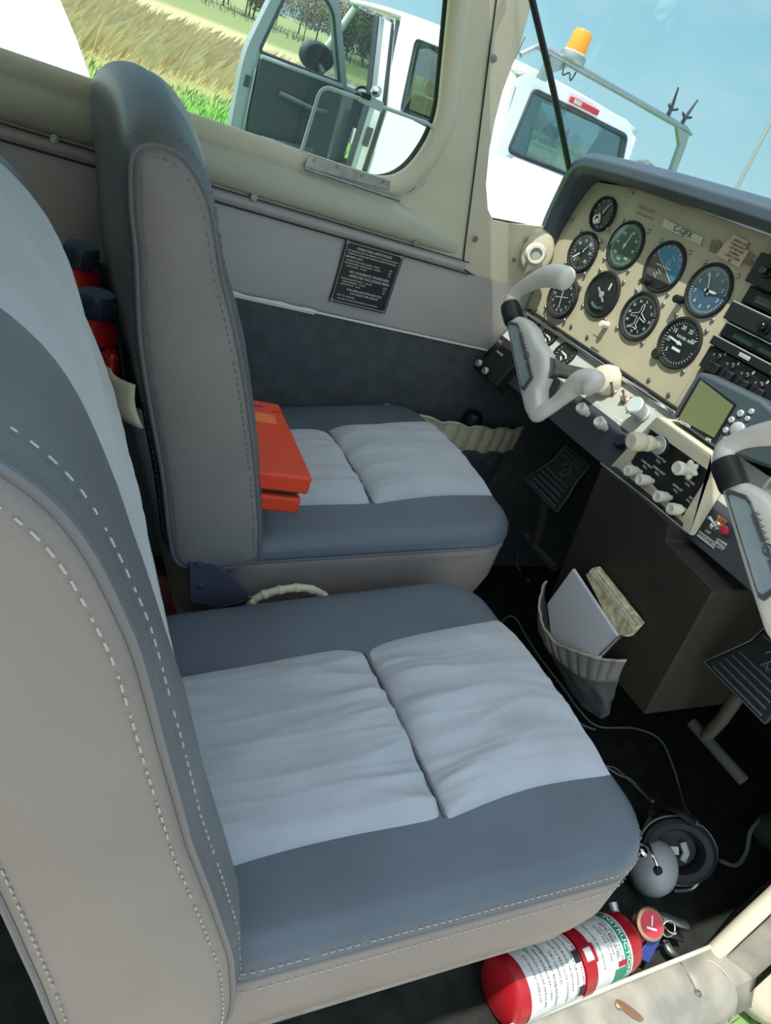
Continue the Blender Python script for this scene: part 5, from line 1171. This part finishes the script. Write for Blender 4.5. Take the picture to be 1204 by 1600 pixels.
# ================================================================== PICKUP TRUCK (own axes: x to its right, y to its front, z up; origin on the ground under the rear left cab corner)
yaw = math.radians(13.62)
TM = GM @ Matrix.Translation((3.285, 5.234, 0)) @ Matrix.Rotation(yaw, 4, 'Z')
tk = thing('pickup_truck', 'white pickup truck with open driver door and amber beacon parked outside the left windows', 'truck', M=TM)
TW = 1.78
def side_plate(poly, holes, x, th, name, m):
    bm = bmesh.new()
    for loop in [poly]+holes:
        vs = [bm.verts.new((x, p[0], p[1])) for p in loop]
        for i in range(len(vs)): bm.edges.new((vs[i], vs[(i+1)%len(vs)]))
    bmesh.ops.triangle_fill(bm, use_beauty=True, edges=bm.edges[:]); bmesh.ops.recalc_face_normals(bm, faces=bm.faces[:])
    me = bpy.data.meshes.new(name); bm.to_mesh(me); bm.free(); me.materials.append(MATS[m]); o = bpy.data.objects.new(name, me); C.objects.link(o); o.parent = tk; OFF[o.name] = Vector()
    mo = o.modifiers.new('t', 'SOLIDIFY'); mo.thickness = th; mo.offset = 0; mo = o.modifiers.new('b', 'BEVEL'); mo.width = .008; mo.segments = 2; mo.limit_method = 'ANGLE'
    return o
rg = rrect_pts([(.62, 1.24), (1.30, 1.24), (1.42, 1.80), (.50, 1.80)], .06, 6)
side_plate([(.0, .45), (1.48, .45), (1.56, 1.20), (1.72, 1.94), (.9, 1.95), (.30, 1.91), (.12, 1.80), (.02, 1.30)], [rg], .02, .04, 'cab_side', 'truck_white')
side_plate([(.0, .45), (1.48, .45), (1.56, 1.20), (1.72, 1.94), (.9, 1.95), (.30, 1.91), (.12, 1.80), (.02, 1.30)], [rg], TW-.02, .04, 'cab_side', 'truck_white')
for x in (.03, TW-.03):
    o = MB().add([(x, y, z) for y, z in rg], [tuple(range(len(rg)))]).build('side_glass', 'truck_glass', tk, smooth=False)
    MB().tube([(x-.02 if x < 1 else x+.02, y, z) for y, z in rg], .014, 6, closed=True).build('glass_seal', 'truck_dark', tk)
# roof, rear wall with window
MB().grid(lambda u, v: (lerp(-.0, TW, u), lerp(.16, 2.55, v), 1.86+.05*math.sin(PI*u)**.5+.075*math.sin(PI*min(1, v*.9+.05))**.7-.04*(1-v)), 24, 20).build('roof', 'truck_white', tk, solid=.04)
def rear_y(z): return .0+.16*max(0, (z-1.25)/.6)
rw = [(x*TW, z) for x, z in rrect_pts([(.07, 1.34), (.95, 1.34), (.91, 1.79), (.14, 1.79)], .04, 6)]
bm = bmesh.new()
for loop in [[(0, .5), (TW, .5), (TW, 1.25), (TW*.96, 1.82), (TW*.9, 1.89), (TW*.1, 1.89), (TW*.04, 1.82), (0, 1.25)], rw]:
    vs = [bm.verts.new((p[0], rear_y(p[1]), p[1])) for p in loop]
    for i in range(len(vs)): bm.edges.new((vs[i], vs[(i+1)%len(vs)]))
bmesh.ops.triangle_fill(bm, use_beauty=True, edges=bm.edges[:]); me = bpy.data.meshes.new('cab_rear'); bm.to_mesh(me); bm.free(); me.materials.append(MATS['truck_white'])
o = bpy.data.objects.new('cab_rear', me); C.objects.link(o); o.parent = tk; mo = o.modifiers.new('t', 'SOLIDIFY'); mo.thickness = .04; mo.offset = 0
MB().add([(x, rear_y(z)+.0, z) for x, z in rw], [tuple(range(len(rw)))]).build('rear_glass', 'truck_glass', tk, smooth=False)
MB().tube([(x, rear_y(z)-.022, z) for x, z in rw], .016, 8, closed=True).build('rear_glass_seal', 'truck_dark', tk)
MB().box((TW*.5, .115, 1.845), (.40, .03, .045)).build('brake_lamp', 'lens_red', tk, bevel=.008)
MB().box((TW*.5-.12, .097, 1.845), (.10, .01, .03)).build('brake_lamp_lens', 'label_white', tk)
# cab interior
MB().box((TW/2, 1.2, .55), (TW-.1, 2.4, .08)).build('cab_floor', 'truck_dark', tk)
for x in (.42, TW-.42):
    b = MB(); b.rings([[(x+dx*s, 1.50+dy*s+(z-.9)*-.15, z) for dx, dy in ((-.24, -.07), (.24, -.07), (.24, .07), (-.24, .07))] for z, s in ((.85, 1), (1.1, 1.02), (1.36, .92), (1.42, .8))]); b.build('seat_back', 'truck_seat', tk, bevel=.03)
    b = MB(); b.rings([[(x+dx*s, 1.40+dy*s, z) for dx, dy in ((-.13, -.05), (.13, -.05), (.13, .05), (-.13, .05))] for z, s in ((1.44, .9), (1.50, 1), (1.60, .9), (1.64, .7))]); b.build('headrest', 'truck_seat', tk, bevel=.02)
    MB().box((x, 1.75, .82), (.5, .5, .16)).build('seat_cushion', 'truck_seat', tk, bevel=.04)
MB().box((TW/2, .5, .95), (TW-.2, .35, .35)).build('rear_bench', 'truck_seat', tk, bevel=.05)
b = MB(); b.rings([[(x, 2.55+dy, z) for x, dy, z in ((.08, 0, .75), (.08, .0, 1.10), (.08, .12, 1.20), (.08, .45, 1.16))], [(TW-.08, 2.55+dy, z) for dy, z in ((0, .75), (.0, 1.10), (.12, 1.20), (.45, 1.16))]]) if False else None
MB().box((TW/2, 2.72, 1.02), (TW-.12, .35, .30)).build('dashboard', 'truck_dark', tk, bevel=.05)
MB(look((.42, 2.42, 1.10), (0, -.9, .4))).tube([(.18*math.cos(a), .18*math.sin(a), 0) for a in [2*PI*i/28 for i in range(28)]], .014, 8, closed=True).build('steering_wheel', 'truck_dark', tk)
# B pillar jamb, A pillars, sills, windshield
b = MB(); b.rings([[(x, 1.50+y+(.30*max(0, (z-1.2)/.68)), z) for x, y in ((-.005, -.02), (.09, -.02), (.09, .10), (.0, .10))] for z in (.45, .8, 1.2, 1.6, 1.88)]); b.build('door_jamb', 'chrome_dull', tk, bevel=.006)
for xa, xb, m_ in ((-.22, -.185, 'truck_dark'), (-.185, -.13, 'chrome_dull'), (-.13, -.05, 'truck_white'), (-.05, -.02, 'truck_dark')):
    MB().rings([[(x, 1.50+y+(.26*max(0, (z-1.2)/.68)), z) for x, y in ((xa, 0), (xb, 0), (xb, .05), (xa, .05))] for z in (.40, .8, 1.2, 1.6, 1.84)]).build('half_door_edge', m_, tk, bevel=.006)
MB().box((-.11, 1.49, .95), (.05, .03, .16)).build('door_striker', 'truck_dark', tk, bevel=.004)
MB().box((.005, 1.565, .86), (.03, .03, .07)).build('door_striker', 'truck_dark', tk, bevel=.004)
MB().tube([(-.004, 1.50, .5), (-.004, 1.52, 1.2), (-.004, 1.82, 1.86)], .016, 8).build('door_seal', 'truck_dark', tk)
for x in (.05, TW-.05):
    MB().tube([(x, 2.50, 1.86), (x, 2.75, 1.52), (x, 3.05, 1.20)], .035, 10).build('a_pillar', 'truck_white', tk)
    MB().box((x, 1.6, .50), (.10, 3.0, .12)).build('rocker', 'truck_white', tk, bevel=.02)
MB().add([(.06, 2.50, 1.86), (TW-.06, 2.50, 1.86), (TW-.06, 3.08, 1.20), (.06, 3.08, 1.20)], [(0, 1, 2, 3)]).build('windshield', 'truck_glass', tk, smooth=False)
MB().grid(lambda u, v: (lerp(.0, TW, u), lerp(3.05, 4.3, v), 1.18-.10*v*v-.03*(2*u-1)**4), 14, 12).build('bonnet', 'truck_white', tk, solid=.04)
for x in (.02, TW-.02):
    MB().rings([[(x-.02, y, z) for y, z in ((2.6, .5), (4.35, .5), (4.35, 1.05), (3.0, 1.17), (2.6, 1.17))], [(x+.02, y, z) for y, z in ((2.6, .5), (4.35, .5), (4.35, 1.05), (3.0, 1.17), (2.6, 1.17))]]).build('fender', 'truck_white', tk, bevel=.01)
MB().box((TW/2, 4.40, .62), (TW, .14, .25)).build('bumper', 'chrome_dull', tk, bevel=.03)
# bed
BL = 2.15
for x in (-.06, TW+.06):
    s = -1 if x < 1 else 1
    MB().rings([[(x+s*dx, y, z) for dx, z in ((-.03, .55), (.03, .60), (.05, .9), (.04, 1.22), (.02, 1.30), (-.06, 1.30), (-.06, 1.24), (-.03, 1.2))] for y in [lerp(-.03, -BL, k/12) for k in range(13)]]).build('bed_side', 'truck_white', tk)
    MB(Matrix.Translation((x+s*.045, -1.05, .42))).tube([(0, .47*math.cos(a), .47*math.sin(a)) for a in [lerp(0, PI, i/16) for i in range(17)]], .04, 8).build('wheel_arch', 'truck_white', tk)
MB().box((TW/2, -BL/2, .72), (TW+.1, BL, .05)).build('bed_floor', 'truck_dark', tk)
MB().box((TW/2, -BL, .98), (TW+.12, .06, .62)).build('tailgate', 'truck_white', tk, bevel=.015)
MB().box((TW/2, -.06, 1.0), (TW+.05, .04, .60)).build('bed_front', 'truck_white', tk, bevel=.01)
MB().rings([[(x*TW, y, z) for x, z in ((.02, 1.0), (.98, 1.0), (.98, 1.26), (.94, 1.32), (.06, 1.32), (.02, 1.26))] for y in (-.10, -.12, -BL+.1, -BL+.06)]).build('tonneau_cover', 'white_paint', tk)
for x in (.02, TW-.02):
    for y in (-1.05, 3.45):
        wM = Matrix.Translation((x, y, .37)) @ Matrix.Rotation(PI/2, 4, 'Y')
        o = MB(wM).lathe([(.20, -.11), (.34, -.11), (.37, -.08), (.37, .08), (.34, .11), (.20, .11)], 32).build('tyre', 'tyre', tk)
        MB(wM).lathe([(.0, -.10), (.10, -.105), (.20, -.09), (.20, .09), (.10, .105), (0, .10)], 20).build('wheel_rim', 'chrome_dull', o)
# ladder rack with beacon and clamps
RZ = 2.04
MB().tube([(-.12, .03, RZ-.10), (-.02, .0, RZ-.01), (.12, 0, RZ), (TW+.45, 0, RZ), (TW+.60, 0, RZ-.015)], [.022, .026, .028, .028, .012], 10).build('rack_bar', 'chrome_dull', tk)
MB().rings([[(x+dx, -.01+dy, z) for dx, dy in ((-.05*s, -.02), (.05*s, -.02), (.05*s, .02), (-.05*s, .02))] for x, z, s in ((TW+.72, 1.25, .8), (TW+.60, 1.65, .9), (TW+.52, 1.9, 1), (TW+.40, 2.02, 2.4))]).build('rack_post', 'chrome_dull', tk)
MB().rings([[(x+dx, -.01+dy, z) for dx, dy in ((-.05*s, -.02), (.05*s, -.02), (.05*s, .02), (-.05*s, .02))] for x, z, s in ((.14, 1.86, .8), (.16, 1.93, 1), (.24, 2.02, 2.4))]).build('rack_post', 'chrome_dull', tk)
MB().box((TW/2+.15, -.02, 2.02), (TW+.4, .01, .012)).build('rack_lip', 'steel', tk)
bx_ = .36
bc = MB(Matrix.Translation((bx_, -.02, RZ+.03))).lathe([(.10, -.02), (.105, .0), (.10, .03), (.085, .035), (0, .035)], 28).build('beacon_base', 'chrome_dull', tk)
MB(Matrix.Translation((bx_, -.02, RZ+.03))).lathe([(.083, .035), (.080, .07), (.074, .16), (.062, .185), (.03, .195), (0, .196)], 28).build('beacon_lens', 'amber', bc)
MB(Matrix.Translation((bx_, -.02, RZ+.03))).lathe([(.087, .033), (.089, .042), (.084, .048)], 28).build('beacon_ring', 'label_white', bc)
b = MB(); b.tube(cat_pts([(bx_-.08, -.04, RZ-.02), (bx_-.06, -.05, RZ-.09), (bx_, -.05, RZ-.06), (bx_+.05, -.05, RZ-.10), (bx_+.08, -.04, RZ-.03)], 5), .006, 6); b.build('beacon_wire', 'truck_dark', bc)
for x, l in ((TW+.10, -.6), (TW+.36, .5)):
    o = MB().tube([(x, 0, RZ), (x+.02*l, 0, RZ+.10), (x+.10*l, 0, RZ+.24)], [.022, .016, .008], 8).build('rack_clamp', 'truck_dark', tk)
    MB().tube([(x-.07, 0, RZ+.10), (x, 0, RZ+.07), (x+.09, 0, RZ+.10)], .012, 8).build('clamp_arm', 'truck_dark', o)
MB().tube([(.30, .5, 1.90), (.32, .5, 2.10)], .004, 5).build('roof_aerial', 'truck_dark', tk)
# open driver door, hinged at its front edge, swung square to the cab
DM = Matrix.Translation((-.02, 2.12, 0)) @ Matrix.Rotation(math.radians(3), 4, 'Z')
# door axes: x outwards (to the truck's left), y front, z up
def dq(x, z, y=0): return DM @ Vector((-x, y, z))
dout = rrect_pts([(.02, .44), (1.10, .44), (1.16, .60), (1.18, 1.20), (.98, 1.86), (.55, 1.90), (.38, 1.80), (.05, 1.22)], [.05, .1, .1, .15, .14, .14, .10, .05], 6)
dwin = rrect_pts([(.16, 1.24), (1.05, 1.24), (.90, 1.79), (.58, 1.82), (.43, 1.73)], [.03, .05, .08, .08, .06], 6)
bm = bmesh.new()
for loop in (dout, dwin):
    vs = [bm.verts.new(dq(p[0], p[1])) for p in loop]
    for i in range(len(vs)): bm.edges.new((vs[i], vs[(i+1)%len(vs)]))
bmesh.ops.triangle_fill(bm, use_beauty=True, edges=bm.edges[:]); me = bpy.data.meshes.new('driver_door'); bm.to_mesh(me); bm.free(); me.materials.append(MATS['truck_door'] if 'truck_door' in MATS else MATS['truck_grey'])
dr = bpy.data.objects.new('driver_door', me); C.objects.link(dr); dr.parent = tk; OFF[dr.name] = Vector(); mo = dr.modifiers.new('t', 'SOLIDIFY'); mo.thickness = .07; mo.offset = 0; mo = dr.modifiers.new('b', 'BEVEL'); mo.width = .012; mo.segments = 2; mo.limit_method = 'ANGLE'
trim_ = rrect_pts([(.08, .52), (.98, .50), (1.02, .7), (1.04, 1.20), (.12, 1.22)], [.05, .1, .1, .03, .03], 5)
b = MB(); n = len(trim_); b.add([dq(x, z, -.075) for x, z in trim_]+[dq(x, z, -.03) for x, z in trim_], [tuple(range(n)), tuple(range(n, 2*n))[::-1]]+[(i, n+i, n+(i+1)%n, (i+1)%n) for i in range(n)]); b.build('door_trim', 'truck_dark', dr, bevel=.006)
b = MB(); b.tube([dq(.14, 1.225, -.07), dq(1.04, 1.215, -.07)], .018, 8); b.build('window_sill_trim', 'truck_grey', dr)
b = MB(); b.tube([dq(.25, .98, -.10), dq(.45, .97, -.12), dq(.80, 1.0, -.10)], .022, 8); b.build('armrest', 'truck_seat', dr)
b = MB(); b.tube([dq(1.045, .62, -.05), dq(1.06, 1.12, -.05)], .018, 6, flat=.5); b.build('edge_plate', 'chrome_dull', dr)
b = MB(); b.tube([dq(x, z, -.035) for x, z in dwin], .016, 6, closed=True); b.build('window_rubber', 'truck_dark', dr)
MB().add([dq(x, z, .0) for x, z in dwin], [tuple(range(n2)) for n2 in (len(dwin),)]).build('door_glass', 'window_glass', dr, smooth=False)
b = MB(Matrix.Translation(dq(1.10, 1.0, -.03))); b.box((0, 0, 0), (.05, .03, .09)); b.build('door_latch', 'truck_dark', dr, bevel=.004)
b = MB(); b.tube([dq(.30, .62, -.08), dq(.32, .62, -.13), dq(.85, .60, -.13), dq(.87, .60, -.08)], .03, 8); b.build('door_pocket', 'truck_seat', dr)
# mirror on the outer side
mm = MB(DM @ Matrix.Translation((-.36, .14, 1.36))); mm.grid(lambda u, v: (.19*math.cos(2*PI*u)*math.sin(PI*v)**.5, .05*-math.cos(PI*v), .125*math.sin(2*PI*u)*math.sin(PI*v)**.5), 28, 12, cu=True); mo_ = mm.build('wing_mirror', 'truck_dark', dr)
MB(DM @ Matrix.Translation((-.36, .086, 1.36))).prism([(.165*math.cos(a), .105*math.sin(a)) for a in [2*PI*i/24 for i in range(24)]], -.002, .002, M=Matrix.Rotation(PI/2, 4, 'X')).build('mirror_glass', 'mirror_dark_refl', mo_)
MB().tube([dq(.30, 1.26, .05), dq(.36, 1.34, .13)], .03, 8).build('mirror_arm', 'truck_dark', mo_)
MB().box((.06, 2.36, .85), (.10, .60, .75)).build('kick_panel', 'truck_dark', tk, bevel=.01)
MB().box((TW-.06, 2.3, .85), (.06, 1.6, .75)).build('right_door_panel', 'truck_dark', tk, bevel=.01)
MB().box((TW-.06, 1.75, .8), (.05, .6, .7)).build('right_door_panel', 'truck_dark', tk, bevel=.01)
